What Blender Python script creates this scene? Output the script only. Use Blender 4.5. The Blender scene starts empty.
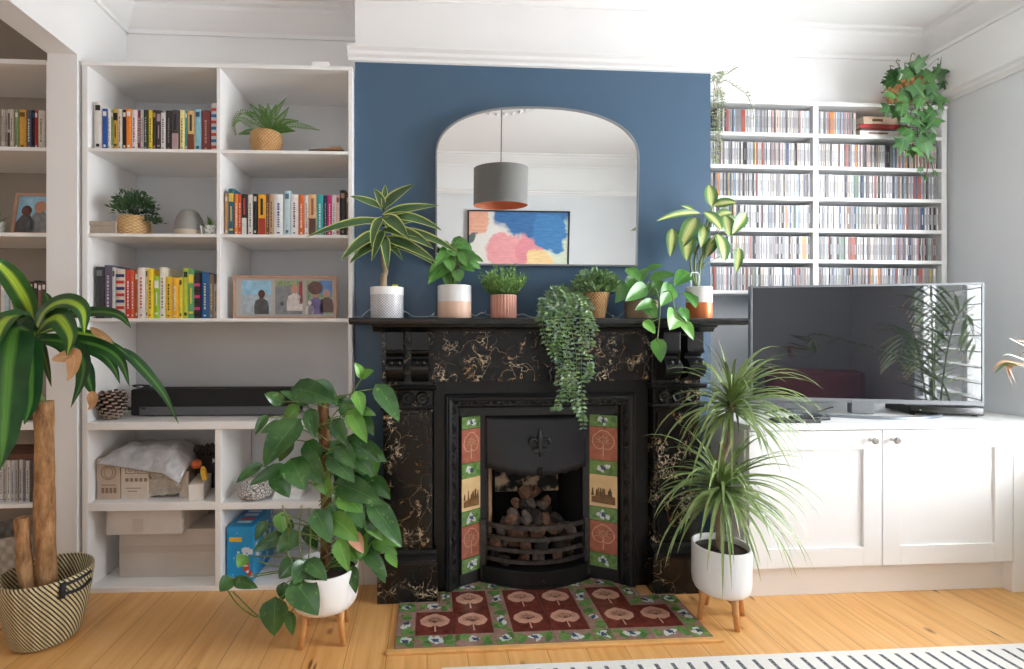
import bpy, bmesh, math, random
from mathutils import Vector, Matrix, Euler
R = random.Random(7)
pi = math.pi
sc = bpy.context.scene
COL = sc.collection

# ------------------------------------------------------------------ camera
FPX, PXC, PYC = 490.0, 457.0, 330.0
YAW = math.atan(30/490.0)
CAM = Vector((0, -2.328, 1.19))
ca, sa = math.cos(YAW), math.sin(YAW)

def at(px, py, Y):
    """the point on the plane y = Y seen at a pixel of the photograph (used as a tape measure)"""
    u = (px-PXC)/FPX; v = (PYC-py)/FPX
    d = Vector((u*ca+sa, ca-u*sa, v)); t = (Y-CAM.y)/d.y
    return CAM + d*t

def depth(p):
    return (p[0]-CAM.x)*sa + (p[1]-CAM.y)*ca

cd = bpy.data.cameras.new('camera'); cam = bpy.data.objects.new('camera', cd); COL.objects.link(cam)
cam.location = CAM; cam.rotation_euler = (pi/2, 0, -YAW)
cd.sensor_fit = 'HORIZONTAL'; cd.sensor_width = 36.0; cd.lens = 36.0*FPX/1024
cd.shift_x = (512-PXC)/1024; cd.shift_y = (PYC-334.5)/1024
cd.clip_start = 0.02
sc.camera = cam

# ------------------------------------------------------------------ colour and materials
def lin(v):
    v /= 255.0
    return v/12.92 if v <= 0.04045 else ((v+0.055)/1.055)**2.4
def C(r, g, b): return (lin(r), lin(g), lin(b), 1.0)

class NT:
    def __init__(s, name):
        s.m = bpy.data.materials.new(name); s.m.use_nodes = True
        s.t = s.m.node_tree; s.b = s.t.nodes['Principled BSDF']
    def n(s, typ, ins=None, out=0, **kw):
        nd = s.t.nodes.new(typ)
        for k, v in kw.items(): setattr(nd, k, v)
        for k, v in (ins or {}).items(): s.set(nd.inputs[k], v)
        return nd.outputs[out]
    def set(s, sock, v):
        if isinstance(v, bpy.types.NodeSocket): s.t.links.new(v, sock)
        else: sock.default_value = v
    def bs(s, **kw):
        for k, v in kw.items(): s.set(s.b.inputs[k.replace('_', ' ')], v)
        return s.m
    def math(s, op, a, b=0.0, c=None):
        i = {0: a, 1: b}
        if c is not None: i[2] = c
        return s.n('ShaderNodeMath', i, operation=op)
    def obj(s): return s.n('ShaderNodeTexCoord', out='Object')
    def uv(s): return s.n('ShaderNodeUVMap')
    def xyz(s, v):
        nd = s.t.nodes.new('ShaderNodeSeparateXYZ'); s.set(nd.inputs[0], v); return nd.outputs
    def comb(s, x, y, z): return s.n('ShaderNodeCombineXYZ', {0: x, 1: y, 2: z})
    def noise(s, vec, scale, detail=3.0, rough=.5, out='Fac', dist=0.0):
        return s.n('ShaderNodeTexNoise', {'Vector': vec, 'Scale': scale, 'Detail': detail, 'Roughness': rough, 'Distortion': dist}, out=out)
    def mapr(s, v, a, b, c=0.0, d=1.0):
        return s.n('ShaderNodeMapRange', {'Value': v, 'From Min': a, 'From Max': b, 'To Min': c, 'To Max': d})
    def mix(s, f, a, b):
        nd = s.t.nodes.new('ShaderNodeMix'); nd.data_type = 'RGBA'
        s.set(nd.inputs[0], f); s.set(nd.inputs[6], a); s.set(nd.inputs[7], b)
        return nd.outputs[2]
    def bump(s, h, st=.3, d=.01):
        return s.n('ShaderNodeBump', {'Height': h, 'Strength': st, 'Distance': d})
    def ramp(s, f, stops):
        nd = s.t.nodes.new('ShaderNodeValToRGB'); s.set(nd.inputs[0], f)
        e = nd.color_ramp.elements
        while len(e) < len(stops): e.new(.5)
        for i, (p, c) in enumerate(stops): e[i].position = p; e[i].color = c
        return nd.outputs[0]

_mc = {}
def mat(name, col, rough=.5, metal=0.0, spec=.5, var=0.0, vs=20.0, **kw):
    if name in _mc: return _mc[name]
    t = NT(name)
    if var:
        f = t.noise(t.obj(), vs, 4)
        lo = tuple(c*(1-var) for c in col[:3])+(1,); hi = tuple(min(1, c*(1+var)) for c in col[:3])+(1,)
        col = t.mix(t.mapr(f, .3, .7), lo, hi)
    t.bs(Base_Color=col, Roughness=rough, Metallic=metal, Specular_IOR_Level=spec, **kw)
    _mc[name] = t.m
    return t.m

WHITE = mat('white_paint', C(238, 238, 238), .45, var=.015, vs=3)
SHELFW = mat('white_shelf_paint', C(240, 240, 240), .35, var=.015, vs=4)
CEILW = mat('ceiling_white', C(243, 243, 242), .8)
GREYW = mat('pale_grey_wall', C(222, 225, 228), .7, var=.015, vs=4)
SHADED_TAUPE = mat('shaded_taupe_wall', C(158, 147, 136), .8, var=.02, vs=4)  # taupe tone with the adjoining room's shade put into the colour
LGREY = mat('alcove_grey', C(212, 214, 217), .7, var=.015, vs=4)
BLUE = mat('deep_blue_wall', C(64, 92, 117), .4, var=.03, vs=5)
BLACKP = mat('black_satin', C(14, 14, 15), .33, spec=.4, var=.12, vs=30)
IRON = mat('cast_iron', C(19, 20, 22), .38, .0, .5, var=.25, vs=60)
IRONW = mat('worn_iron', C(72, 68, 66), .38, .55, .6, var=.45, vs=35)
DARKIN = mat('soot_dark', C(14, 13, 13), .9)
CHROME = mat('brushed_nickel', C(178, 176, 172), .25, 1.0)
SILVER = mat('silver_plastic', C(112, 114, 118), .5, .2)
BLACKPL = mat('black_plastic', C(14, 14, 15), .35)
BLACKGL = mat('black_gloss', C(9, 9, 10), .12)
SOIL = mat('soil', C(52, 36, 26), .95, var=.5, vs=80)
PINE = mat('light_wood_leg', C(206, 150, 92), .4, var=.12, vs=25)
WCER = mat('white_ceramic', C(238, 238, 238), .3)
GLASSC = mat('clear_glass', (1, 1, 1, 1), .02, Transmission_Weight=1.0, IOR=1.45)

def m_floor():
    t = NT('pine_boards'); x, y, z = t.xyz(t.obj())
    bx = t.math('DIVIDE', x, .148); ib = t.math('FLOOR', bx); fb = t.math('FRACT', bx)
    wn = t.n('ShaderNodeTexWhiteNoise', {'W': ib}, out='Value', noise_dimensions='1D')
    yo = t.math('ADD', t.math('MULTIPLY', y, .07), t.math('MULTIPLY', wn, 37.0))
    g = t.noise(t.comb(x, yo, 0.0), 30, 5, .55, dist=.5)
    g2 = t.noise(t.comb(x, t.math('MULTIPLY', y, .25), wn), 4, 2)
    col = t.ramp(g, [(.3, C(206, 146, 80)), (.5, C(224, 170, 104)), (.7, C(234, 186, 122))])
    col = t.mix(t.mapr(g2, .4, .75, 0, .35), col, C(208, 146, 78))
    col = t.mix(t.math('MULTIPLY', wn, .25), col, C(236, 194, 134))
    def knots(sx, sy, scale, r0, r1, keep, c, a, off):
        v = t.comb(t.math('ADD', t.math('MULTIPLY', x, sx), off), t.math('MULTIPLY', y, sy), 0.0)
        d = t.n('ShaderNodeTexVoronoi', {'Vector': v, 'Scale': scale}, out='Distance'); k = t.xyz(t.n('ShaderNodeTexVoronoi', {'Vector': v, 'Scale': scale}, out='Color'))[0]
        return t.mix(t.math('MULTIPLY', t.math('MULTIPLY', t.mapr(d, r0, r1, 1, 0), t.math('GREATER_THAN', k, keep)), a), col, c)
    col = knots(1, .6, 5.5, .04, .10, .42, C(124, 70, 34), .85, 0.0)
    col = knots(1, .22, 13.0, .05, .11, .5, C(92, 54, 30), .9, 3.3)
    col = knots(1, .5, 11.0, .03, .09, .5, C(140, 84, 44), .8, 7.1)
    gap = t.math('ADD', t.math('LESS_THAN', fb, .011), t.math('GREATER_THAN', fb, .994))
    col = t.mix(t.math('MULTIPLY', gap, .7), col, C(120, 76, 40))
    h = t.math('SUBTRACT', t.math('MULTIPLY', g, .15), gap)
    return t.bs(Base_Color=col, Roughness=t.mapr(g, .2, .8, .28, .42), Normal=t.bump(h, .25, .004))
FLOOR = m_floor()

def m_marble(name, amt=1.0, sc1=8.0):
    t = NT(name); o = t.obj()
    def warp(k, s):
        d = t.n('ShaderNodeTexNoise', {'Vector': o, 'Scale': s, 'Detail': 4.0}, out='Color')
        q = t.n('ShaderNodeVectorMath', {0: t.n('ShaderNodeVectorMath', {0: d, 1: (.5, .5, .5)}, operation='SUBTRACT'), 3: k}, operation='SCALE')
        return t.n('ShaderNodeVectorMath', {0: o, 1: q}, operation='ADD')
    w1, w2 = warp(.22, 7.0), warp(.10, 22.0)
    e1 = t.n('ShaderNodeTexVoronoi', {'Vector': w1, 'Scale': sc1}, out='Distance', feature='DISTANCE_TO_EDGE')
    e2 = t.n('ShaderNodeTexVoronoi', {'Vector': w2, 'Scale': 30.0}, out='Distance', feature='DISTANCE_TO_EDGE')
    n1 = t.noise(o, 6.0, 4, .6); n2 = t.noise(w1, 9.0, 4, .6); n3 = t.noise(o, 60.0, 2)
    v1 = t.math('MULTIPLY', t.mapr(e1, .001, .010, .75, 0), t.mapr(n1, .455, .56))
    v2 = t.math('MULTIPLY', t.math('MULTIPLY', t.mapr(e2, .02, .11, 1, 0), t.mapr(n2, .535, .61)), t.mapr(n3, .35, .6))
    f = t.math('MINIMUM', t.math('MULTIPLY', t.math('ADD', v1, v2), amt), 1.0)
    vc = t.mix(t.mapr(t.noise(o, 9, 2), .4, .6), C(190, 146, 82), C(210, 190, 158))
    bc = t.mix(t.mapr(t.noise(o, 14, 4), .45, .8), C(13, 13, 14), C(38, 36, 34))
    return t.bs(Base_Color=t.mix(f, bc, vc), Roughness=.27, Specular_IOR_Level=.4)
MARBLE = m_marble('painted_black_marble')
MARBLE2 = m_marble('painted_black_marble_dense', 1.0, 11.0)
# ------------------------------------------------------------------ mesh builder
class MB:
    def __init__(s): s.v = []; s.f = []; s.m = []; s.uv = []; s.sm = []
    def face(s, idx, m=0, uv=None, smooth=False):
        s.f.append(tuple(idx)); s.m.append(m); s.uv.append(uv); s.sm.append(smooth)
    def add(s, vs):
        b = len(s.v); s.v.extend([Vector(p) for p in vs]); return b
    def box(s, x0, x1, y0, y1, z0, z1, m=0, mx=None):
        P = [(x0,y0,z0),(x1,y0,z0),(x1,y1,z0),(x0,y1,z0),(x0,y0,z1),(x1,y0,z1),(x1,y1,z1),(x0,y1,z1)]
        if mx is not None: P = [mx @ Vector(p) for p in P]
        b = s.add(P)
        for q in ((0,3,2,1),(4,5,6,7),(0,1,5,4),(1,2,6,5),(2,3,7,6),(3,0,4,7)): s.face([b+i for i in q], m)
        return s
    def prism(s, poly, axis, a, b_, m=0, mx=None, caps=True):
        """extrude a polygon (p,q) along an axis: 'x' -> (y,z), 'y' -> (x,z), 'z' -> (x,y)"""
        def mk(p, t):
            v = {'x': (t, p[0], p[1]), 'y': (p[0], t, p[1]), 'z': (p[0], p[1], t)}[axis]
            return mx @ Vector(v) if mx is not None else v
        n = len(poly)
        b = s.add([mk(p, a) for p in poly]+[mk(p, b_) for p in poly])
        for i in range(n):
            j = (i+1) % n; s.face((b+i, b+j, b+n+j, b+n+i), m)
        if caps:
            s.face([b+i for i in range(n)][::-1], m); s.face([b+n+i for i in range(n)], m)
        return s
    def tube(s, pts, r, n=8, m=0, caps=True, smooth=True):
        pts = [Vector(p) for p in pts]; k = len(pts)
        rr = r if isinstance(r, (list, tuple)) else [r]*k
        b0 = len(s.v); up = Vector((0.123, 0.31, 1)).normalized(); last = None; acc = 0
        for i, p in enumerate(pts):
            t = (pts[min(i+1, k-1)]-pts[max(i-1, 0)])
            t = t.normalized() if t.length > 1e-9 else Vector((0, 0, 1))
            if last is None:
                a = t.cross(up)
                if a.length < .05: a = t.cross(Vector((1, 0, 0)))
            else: a = last-t*last.dot(t)
            a = a.normalized() if a.length > 1e-9 else Vector((1, 0, 0))
            last = a; c = t.cross(a)
            for j in range(n):
                th = 2*pi*j/n; s.v.append(p+(a*math.cos(th)+c*math.sin(th))*rr[i])
        for i in range(k-1):
            for j in range(n):
                j2 = (j+1) % n
                s.face((b0+i*n+j, b0+i*n+j2, b0+(i+1)*n+j2, b0+(i+1)*n+j), m,
                       [(j/n, i/(k-1)), ((j+1)/n, i/(k-1)), ((j+1)/n, (i+1)/(k-1)), (j/n, (i+1)/(k-1))], smooth)
        if caps:
            s.face([b0+j for j in range(n)][::-1], m); s.face([b0+(k-1)*n+j for j in range(n)], m)
        return s
    def lathe(s, prof, c=(0, 0, 0), n=36, m=0, mats=None, smooth=True, squash=1.0, mx=None):
        c = Vector(c); prof = list(prof); seg = list(mats) if mats else None; skip = set(); i = 1
        while smooth and i < len(prof)-1:
            a_ = math.atan2(prof[i][1]-prof[i-1][1], prof[i][0]-prof[i-1][0]); b_ = math.atan2(prof[i+1][1]-prof[i][1], prof[i+1][0]-prof[i][0])
            if abs((b_-a_+pi) % (2*pi)-pi) > math.radians(38):
                prof.insert(i, prof[i]); skip.add(i)
                if seg: seg.insert(i, 0)
                i += 1
            i += 1
        mats = seg; k = len(prof); b0 = len(s.v)
        L = [0.0]
        for i in range(1, k): L.append(L[-1]+math.hypot(prof[i][0]-prof[i-1][0], prof[i][1]-prof[i-1][1]))
        T = L[-1] or 1
        for (r, z) in prof:
            for j in range(n):
                th = 2*pi*j/n; p = Vector((r*math.cos(th), r*math.sin(th)*squash, z))
                s.v.append(c+(mx @ p if mx is not None else p))
        for i in range(k-1):
            if i in skip: continue
            for j in range(n):
                j2 = (j+1) % n
                s.face((b0+i*n+j, b0+i*n+j2, b0+(i+1)*n+j2, b0+(i+1)*n+j), mats[i] if mats else m,
                       [(j/n, L[i]/T), ((j+1)/n, L[i]/T), ((j+1)/n, L[i+1]/T), (j/n, L[i+1]/T)], smooth)
        if prof[0] == prof[-1]: return s
        if prof[0][0] > 1e-6: s.face([b0+j for j in range(n)][::-1], mats[0] if mats else m)
        if prof[-1][0] > 1e-6: s.face([b0+(k-1)*n+j for j in range(n)], mats[-1] if mats else m)
        return s
    def strip(s, path, W, prof, face=Vector((0, -1, .45)), fold=.18, m=0, cols=4, back=0.0, wave=0.0):
        """a leaf blade along a path; prof(t) = half width / W*2; face = where its upper side looks"""
        k = len(path); b0 = len(s.v); L = (path[-1]-path[0]).length
        for i, p in enumerate(path):
            t = (path[min(i+1, k-1)]-path[max(i-1, 0)]).normalized()
            side = t.cross(face)
            if side.length < 1e-4: side = t.cross(Vector((.3, -.2, 1)))
            side.normalize(); nrm = side.cross(t).normalized()
            tt = i/(k-1); w = prof(tt)*W*.5
            for j in range(cols+1):
                u = -1+2*j/cols
                off = nrm*(fold*w*abs(u)**1.3)+nrm*(wave*w*math.sin(tt*17+u*2)*abs(u))
                bk = t*(-back*L*abs(u)**1.5*max(0, 1-tt/.3))
                s.v.append(p+side*(u*w)+off+bk)
        c1 = cols+1
        for i in range(k-1):
            for j in range(cols):
                a = b0+i*c1+j
                s.face((a, a+1, a+c1+1, a+c1), m,
                       [(j/cols, i/(k-1)), ((j+1)/cols, i/(k-1)), ((j+1)/cols, (i+1)/(k-1)), (j/cols, (i+1)/(k-1))], True)
        return s

def bez(a, b, c, n):
    return [a*(1-t)**2+b*2*t*(1-t)+c*t*t for t in [i/(n-1) for i in range(n)]]
def spline(P, n):
    P = [Vector(p) for p in P]; out = []
    Q = [P[0]*2-P[1]]+P+[P[-1]*2-P[-2]]; k = len(P)-1
    for i in range(n):
        t = i/(n-1)*k; s = min(int(t), k-1); f = t-s
        p0, p1, p2, p3 = Q[s:s+4]
        out.append(.5*((2*p1)+(p2-p0)*f+(2*p0-5*p1+4*p2-p3)*f*f+(3*p1-p0-3*p2+p3)*f**3))
    return out

P_heart = lambda t: (min(1, t/.20)**.5)*max(0, 1-((t-.20)/.80 if t > .2 else 0)**1.85)**.9
P_oval = lambda t: max(0, math.sin(pi*min(1, t**.82)))**.72
P_lance = lambda t: max(0, math.sin(pi*t**.72))**.85+.03*(1-t)
P_strap = lambda t: (.55+.45*min(1, t/.25))*max(0, 1-t**3.2)
P_grass = lambda t: (.7+.3*min(1, t/.2))*max(0, 1-t**2.2)+.02
P_drac = lambda t: (.35+.65*min(1, t/.35)**.8)*max(0, 1-max(0, (t-.35)/.65)**2.2)

# ------------------------------------------------------------------ objects
TH = math.radians(-1.4); PIV = Vector((-.36, -.045, 0)); MF = Matrix.Translation(PIV) @ Matrix.Rotation(TH, 4, 'Z') @ Matrix.Translation(-PIV)
O0 = {}
def linkobj(name, me, parent=None):
    o = bpy.data.objects.new(name, me); COL.objects.link(o)
    if parent is not None: o.parent = parent
    return o
def tag(o, label=None, cat=None, group=None, kind=None):
    if label: o['label'] = label
    if cat: o['category'] = cat
    if group: o['group'] = group
    if kind: o['kind'] = kind
    return o
def thing(name, label, cat, loc=(0, 0, 0), group=None, fr=False, kind=None):
    o = linkobj(name, None); O0[o.name] = Vector(loc)
    if fr: o.location = MF @ Vector(loc); o.rotation_euler = (0, 0, TH)
    else: o.location = loc
    o.empty_display_size = .05
    return tag(o, label, cat, group, kind)
def mesh(name, mb, mats, o0):
    me = bpy.data.meshes.new(name)
    me.from_pydata([tuple(v-o0) for v in mb.v], [], mb.f)
    for m in (mats if isinstance(mats, (list, tuple)) else [mats]): me.materials.append(m)
    me.polygons.foreach_set('material_index', mb.m); me.polygons.foreach_set('use_smooth', mb.sm)
    if any(u is not None for u in mb.uv):
        l = me.uv_layers.new(name='UVMap'); flat = []
        for f, u in zip(mb.f, mb.uv):
            for q in (u if u is not None else [(0, 0)]*len(f)): flat.extend(q)
        l.data.foreach_set('uv', flat)
    me.update(); return me
def bevel(o, w, seg=2):
    b = o.modifiers.new('bevel', 'BEVEL'); b.width = w; b.segments = seg; b.limit_method = 'ANGLE'; b.angle_limit = math.radians(40)
    return o
def part(name, mb, mats, parent, bev=0, label=None, kind=None):
    r = parent
    while r.parent is not None: r = r.parent
    o = linkobj(name, mesh(name, mb, mats, O0[r.name]), parent)
    if bev: bevel(o, bev)
    if label: o['label'] = label
    if kind: o['kind'] = kind
    return o
def solo(name, mb, mats, label, cat, group=None, fr=False, bev=0, kind=None, loc=None):
    if loc is None:
        xs = [v.x for v in mb.v]; ys = [v.y for v in mb.v]; zs = [v.z for v in mb.v]
        loc = Vector(((min(xs)+max(xs))/2, (min(ys)+max(ys))/2, min(zs)))
    o = linkobj(name, mesh(name, mb, mats, Vector(loc)))
    O0[o.name] = Vector(loc)
    if fr: o.location = MF @ Vector(loc); o.rotation_euler = (0, 0, TH)
    else: o.location = loc
    if bev: bevel(o, bev)
    return tag(o, label, cat, group, kind)
def struct(name, mb, mats, bev=0, label=None):
    o = linkobj(name, mesh(name, mb, mats, Vector((0, 0, 0)))); o['kind'] = 'structure'; O0[o.name] = Vector((0, 0, 0))
    if bev: bevel(o, bev)
    if label: o['label'] = label
    return o
def B(*a, **k): return MB().box(*a, **k)
def smooth(o):
    for p in o.data.polygons: p.use_smooth = True
    return o
def textmesh(name, s, size, loc, rot, m, parent, ext=.0006):
    cu = bpy.data.curves.new(name, 'FONT'); cu.body = s; cu.size = size; cu.extrude = ext; cu.align_x = 'CENTER'; cu.align_y = 'CENTER'
    tmp = bpy.data.objects.new('tmp', cu); COL.objects.link(tmp)
    dg = bpy.context.evaluated_depsgraph_get(); me = bpy.data.meshes.new_from_object(tmp.evaluated_get(dg))
    bpy.data.objects.remove(tmp)
    me.materials.clear(); me.materials.append(m)
    o = linkobj(name, me, parent); o.location = loc; o.rotation_euler = rot
    return o
ORD = lambda i: '%d%s' % (i, 'th' if 10 <= i % 100 <= 20 else {1: 'st', 2: 'nd', 3: 'rd'}.get(i % 10, 'th'))

# ------------------------------------------------------------------ the room
XR, XL, YB, YR, ZC, XLL = 2.86, -1.57, .34, -3.30, 2.87, -4.4
struct('floor', B(XLL-.1, XR+.1, YR-.1, YB+.1, -.08, 0), FLOOR)
struct('ceiling', B(XLL-.1, XR+.9, YR-.1, YB+.1, ZC, ZC+.08), CEILW)
mb = B(XL-.1, XR+.1, YB, YB+.1, 0, 2.43, 0); mb.box(XL-.1, XR+.1, YB, YB+.1, 2.43, ZC, 1)
struct('wall_back', mb, [LGREY, WHITE])
struct('wall_back_adjoining', B(XLL, XL-.1, YB, YB+.1, 0, ZC), SHADED_TAUPE)
# left wall: stub beside the alcove, beam over the wide opening, the far stub
mb = B(XL-.128, XL, -.025, YB, 0, ZC); mb.box(XL-.128, XL, -2.75, -.025, 2.43, ZC); mb.box(XL-.128, XL, YR, -2.75, 0, ZC)
struct('wall_left', mb, WHITE)
struct('wall_far_left', B(XLL-.1, XLL, YR, YB, 0, ZC), WHITE)
# right wall with the window opening
WY0, WY1, WZ0, WZ1 = -1.72, -.42, .62, 2.52
mb = MB()
for (y0, y1, z0, z1) in ((WY1, YB, 0, 2.44), (YR, WY0, 0, 2.44), (WY0, WY1, 0, WZ0)): mb.box(XR, XR+.12, y0, y1, z0, z1, 0)
for (y0, y1, z0, z1) in ((WY1, YB, 2.44, ZC), (YR, WY0, 2.44, ZC), (WY0, WY1, WZ1, ZC)): mb.box(XR, XR+.12, y0, y1, z0, z1, 1)
struct('wall_right', mb, [GREYW, WHITE])
VX0, VX1, VZ0, VZ1 = -1.40, -.30, .85, 2.30  # opening for the added rear window
mb = MB()
for (x0, x1, z0, z1) in ((XLL, VX0, 0, 2.44), (VX1, XR, 0, 2.44), (VX0, VX1, 0, VZ0), (VX0, VX1, VZ1, 2.44)): mb.box(x0, x1, YR-.1, YR, z0, z1, 0)
mb.box(XLL, XR, YR-.1, YR, 2.44, ZC, 1)
struct('wall_rear', mb, [GREYW, WHITE])
# chimney breast, with the fireplace opening left clear
BX0, BX1 = -.338, 1.391
mb = MB()
for (x0, x1, z0, z1) in ((BX0, .28, 0, 2.45), (.76, BX1, 0, 2.45), (.28, .76, .9, 2.45)): mb.box(x0, x1, 0, YB, z0, z1, 0)
mb.box(BX0, BX1, 0, YB, 2.45, ZC, 1)
struct('wall_chimney_breast', mb, [BLUE, WHITE])
# mouldings
RAIL = [(0, 0), (.012, .0), (.016, .012), (.03, .02), (.034, .034), (.05, .045), (.05, .056), (0, .056)]
def mould(mbx, prof, a, b, nrm, z, up=1):
    """run a profile (out, up) from a to b along a wall whose outward normal is nrm"""
    a = Vector((a[0], a[1], z)); b = Vector((b[0], b[1], z)); nv = Vector((nrm[0], nrm[1], 0)); n = len(prof)
    bi = mbx.add([a+nv*p[0]+Vector((0, 0, p[1]*up)) for p in prof]+[b+nv*p[0]+Vector((0, 0, p[1]*up)) for p in prof])
    for i in range(n):
        j = (i+1) % n; mbx.face((bi+i, bi+j, bi+n+j, bi+n+i))
    mbx.face([bi+i for i in range(n)][::-1]); mbx.face([bi+n+i for i in range(n)])
mb = MB(); mould(mb, RAIL, (BX0-.03, 0), (BX1+.02, 0), (0, -1), 2.452); struct('trim_chimney_rail', mb, WHITE)
mb = MB(); mould(mb, RAIL, (XR, YB), (XR, WY1), (-1, 0), 2.44); mould(mb, RAIL, (XR, WY0), (XR, YR), (-1, 0), 2.44); struct('trim_right_rail', mb, WHITE)
mb = MB(); mould(mb, RAIL, (XL, YR), (XR, YR), (0, 1), 2.44); struct('trim_rear_rail', mb, WHITE)
COR = [(0, 0), (.012, 0), (.014, .018), (.03, .03), (.055, .055), (.085, .09), (.09, .108), (.11, .115), (.115, .128), (0, .128)]
ZK = ZC-.128
for nm, runs in (('trim_back_cornice', [((XL, YB), (BX0, YB), (0, -1)), ((BX1, YB), (XR, YB), (0, -1))]),
                 ('trim_chimney_cornice', [((BX0-.11, 0), (BX1+.11, 0), (0, -1)), ((BX0, YB), (BX0, 0), (-1, 0)), ((BX1, YB), (BX1, 0), (1, 0))]),
                 ('trim_left_cornice', [((XL, YR), (XL, YB), (1, 0))]), ('trim_right_cornice', [((XR, YR), (XR, YB), (-1, 0))]),
                 ('trim_rear_cornice', [((XL, YR), (XR, YR), (0, 1))])):
    mb = MB()
    for r in runs: mould(mb, COR, *r, ZK)
    struct(nm, mb, WHITE)
SK = [(0, 0), (.018, 0), (.018, .12), (.013, .135), (.008, .145), (0, .145)]
mb = MB(); mould(mb, SK, (BX0, 0), (-.23, 0), (0, -1), 0); struct('baseboard_chimney', mb, WHITE)
mb = MB(); mould(mb, SK, (XR, -.30), (XR, YR), (-1, 0), 0); struct('baseboard_right', mb, WHITE)
mb = MB(); mould(mb, SK, (XL, YR), (XR, YR), (0, 1), 0); struct('baseboard_rear', mb, WHITE)
# window in the right wall: frame, panes, shutters half open
w = thing('window_1', 'white framed window with open slatted shutters in the right wall', None, (XR, -1.07, WZ0), kind='structure')
mb = MB(); yc = (WY0+WY1)/2
for (y0, y1) in ((WY0, WY0+.06), (yc-.03, yc+.03), (WY1-.06, WY1)): mb.box(XR+.03, XR+.09, y0, y1, WZ0, WZ1)
for z in (WZ0, 1.62, WZ1-.06): mb.box(XR+.03, XR+.09, WY0, WY1, z, z+.06)
part('window_frame', mb, WHITE, w)
part('sill', B(XR-.06, XR+.12, WY0-.05, WY1+.05, WZ0-.035, WZ0), WHITE, w, .006)
part('pane', B(XR+.055, XR+.06, WY0+.05, WY1-.05, WZ0+.05, WZ1-.05), mat('window_glass', (1, 1, 1, 1), 0, Transmission_Weight=1.0, IOR=1.01), w)
mb = MB()
for k in range(20):
    z = WZ0+.09+k*.09
    if z < 2.45:
        mb.box(-.028, .028, WY0+.06, WY1-.06, -.003, .003, 0, Matrix.Translation((XR+.0, 0, z)) @ Matrix.Rotation(math.radians(-6), 4, 'Y'))
part('shutter_slats', mb, WHITE, w)

w = thing('added_rear_window', 'unseen white framed sash window added to the rear wall for fill light', None, (-.85, YR, VZ0), kind='structure')  # unseen window, added to let frontal fill light in
mb = MB()
for x in (VX0, VX1-.05): mb.box(x, x+.05, YR-.08, YR-.03, VZ0, VZ1)
for z in (VZ0, (VZ0+VZ1)/2-.025, VZ1-.05): mb.box(VX0+.05, VX1-.05, YR-.08, YR-.03, z, z+.05)
part('window_frame', mb, WHITE, w); part('sill', B(VX0-.05, VX1+.05, YR-.1, YR+.05, VZ0-.035, VZ0), WHITE, w, .006)
part('pane', B(VX0+.04, VX1-.04, YR-.058, YR-.054, VZ0+.04, VZ1-.04), WHITE, w)
# pane: clear with a faint reflection
def m_pane():
    t = NT('pane_glass'); tr = t.n('ShaderNodeBsdfTransparent'); gl = t.n('ShaderNodeBsdfGlossy', {'Roughness': .02})
    mx = t.n('ShaderNodeMixShader', {0: .06, 1: tr, 2: gl})
    t.t.links.new(mx, t.t.nodes['Material Output'].inputs[0]); return t.m
PANE = m_pane()
for o in bpy.data.objects:
    if o.name.startswith('pane'): o.data.materials[0] = PANE

# ------------------------------------------------------------------ the white bookcase in the left alcove (unrotated frame, front y = -.045)
FY = -.045; SX0, SXD0, SXD1, SX1 = -1.530, -.958, -.941, -.362
ZS = [1.9985, 1.613, 1.228]                                     # undersides of the upper shelves
bc = thing('bookcase', 'white built-in bookcase with open cells filling the alcove left of the fireplace', 'bookcase', (-.95, .1, 0), fr=True)
part('side_panel', B(-1.556, SX0, FY, .31, 0, 2.40), SHELFW, bc, .003)
part('side_panel', B(SX1, -.343, FY, .32, 0, 2.40), SHELFW, bc, .002)
part('top_panel', B(-1.556, -.343, FY-.004, .32, 2.385, 2.402), SHELFW, bc, .002)
for z in ZS: part('shelf', B(SX0, SX1, FY+.001, .315, z, z+.015), SHELFW, bc, .002)
part('divider', B(SXD0, SXD1, FY, .315, 1.243, 2.385), SHELFW, bc, .002)
part('ledge', B(SX0, SX1, FY-.012, .315, .738, .775), SHELFW, bc, .004)
part('shelf', B(SX0, SXD0, FY, .315, .369, .407), SHELFW, bc, .003)
part('shelf', B(SXD1, SX1, FY, .315, .369, .400), SHELFW, bc, .003)
part('divider', B(SXD0-.008, SXD1+.004, FY, .315, .022, .738), SHELFW, bc, .003)
part('bottom_panel', B(SX0, SX1, FY-.001, .315, 0.0, .022), SHELFW, bc, .002)
# bookcase of the adjoining room
bc2 = thing('bookcase', 'white bookcase in the adjoining room seen through the opening on the left', 'bookcase', (-2.6, .1, 0))
LX0, LX1 = -3.4, -1.722
part('side_panel', B(LX1, LX1+.022, .0, YB-.002, 0, 2.41), SHELFW, bc2, .002)
part('side_panel', B(LX0-.022, LX0, .0, YB-.002, 0, 2.41), SHELFW, bc2, .002)
part('top_panel', B(LX0, LX1, -.002, YB-.002, 2.39, 2.412), SHELFW, bc2, .002)
for z in (2.0, 1.612, 1.2, .385): part('shelf', B(LX0, LX1, .002, YB-.002, z, z+.018), SHELFW, bc2, .002)
part('ledge', B(LX0, LX1, -.01, YB-.002, .74, .775), SHELFW, bc2, .003)
part('bottom_panel', B(LX0, LX1, .0, YB-.002, 0, .022), SHELFW, bc2, .002)

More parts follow.
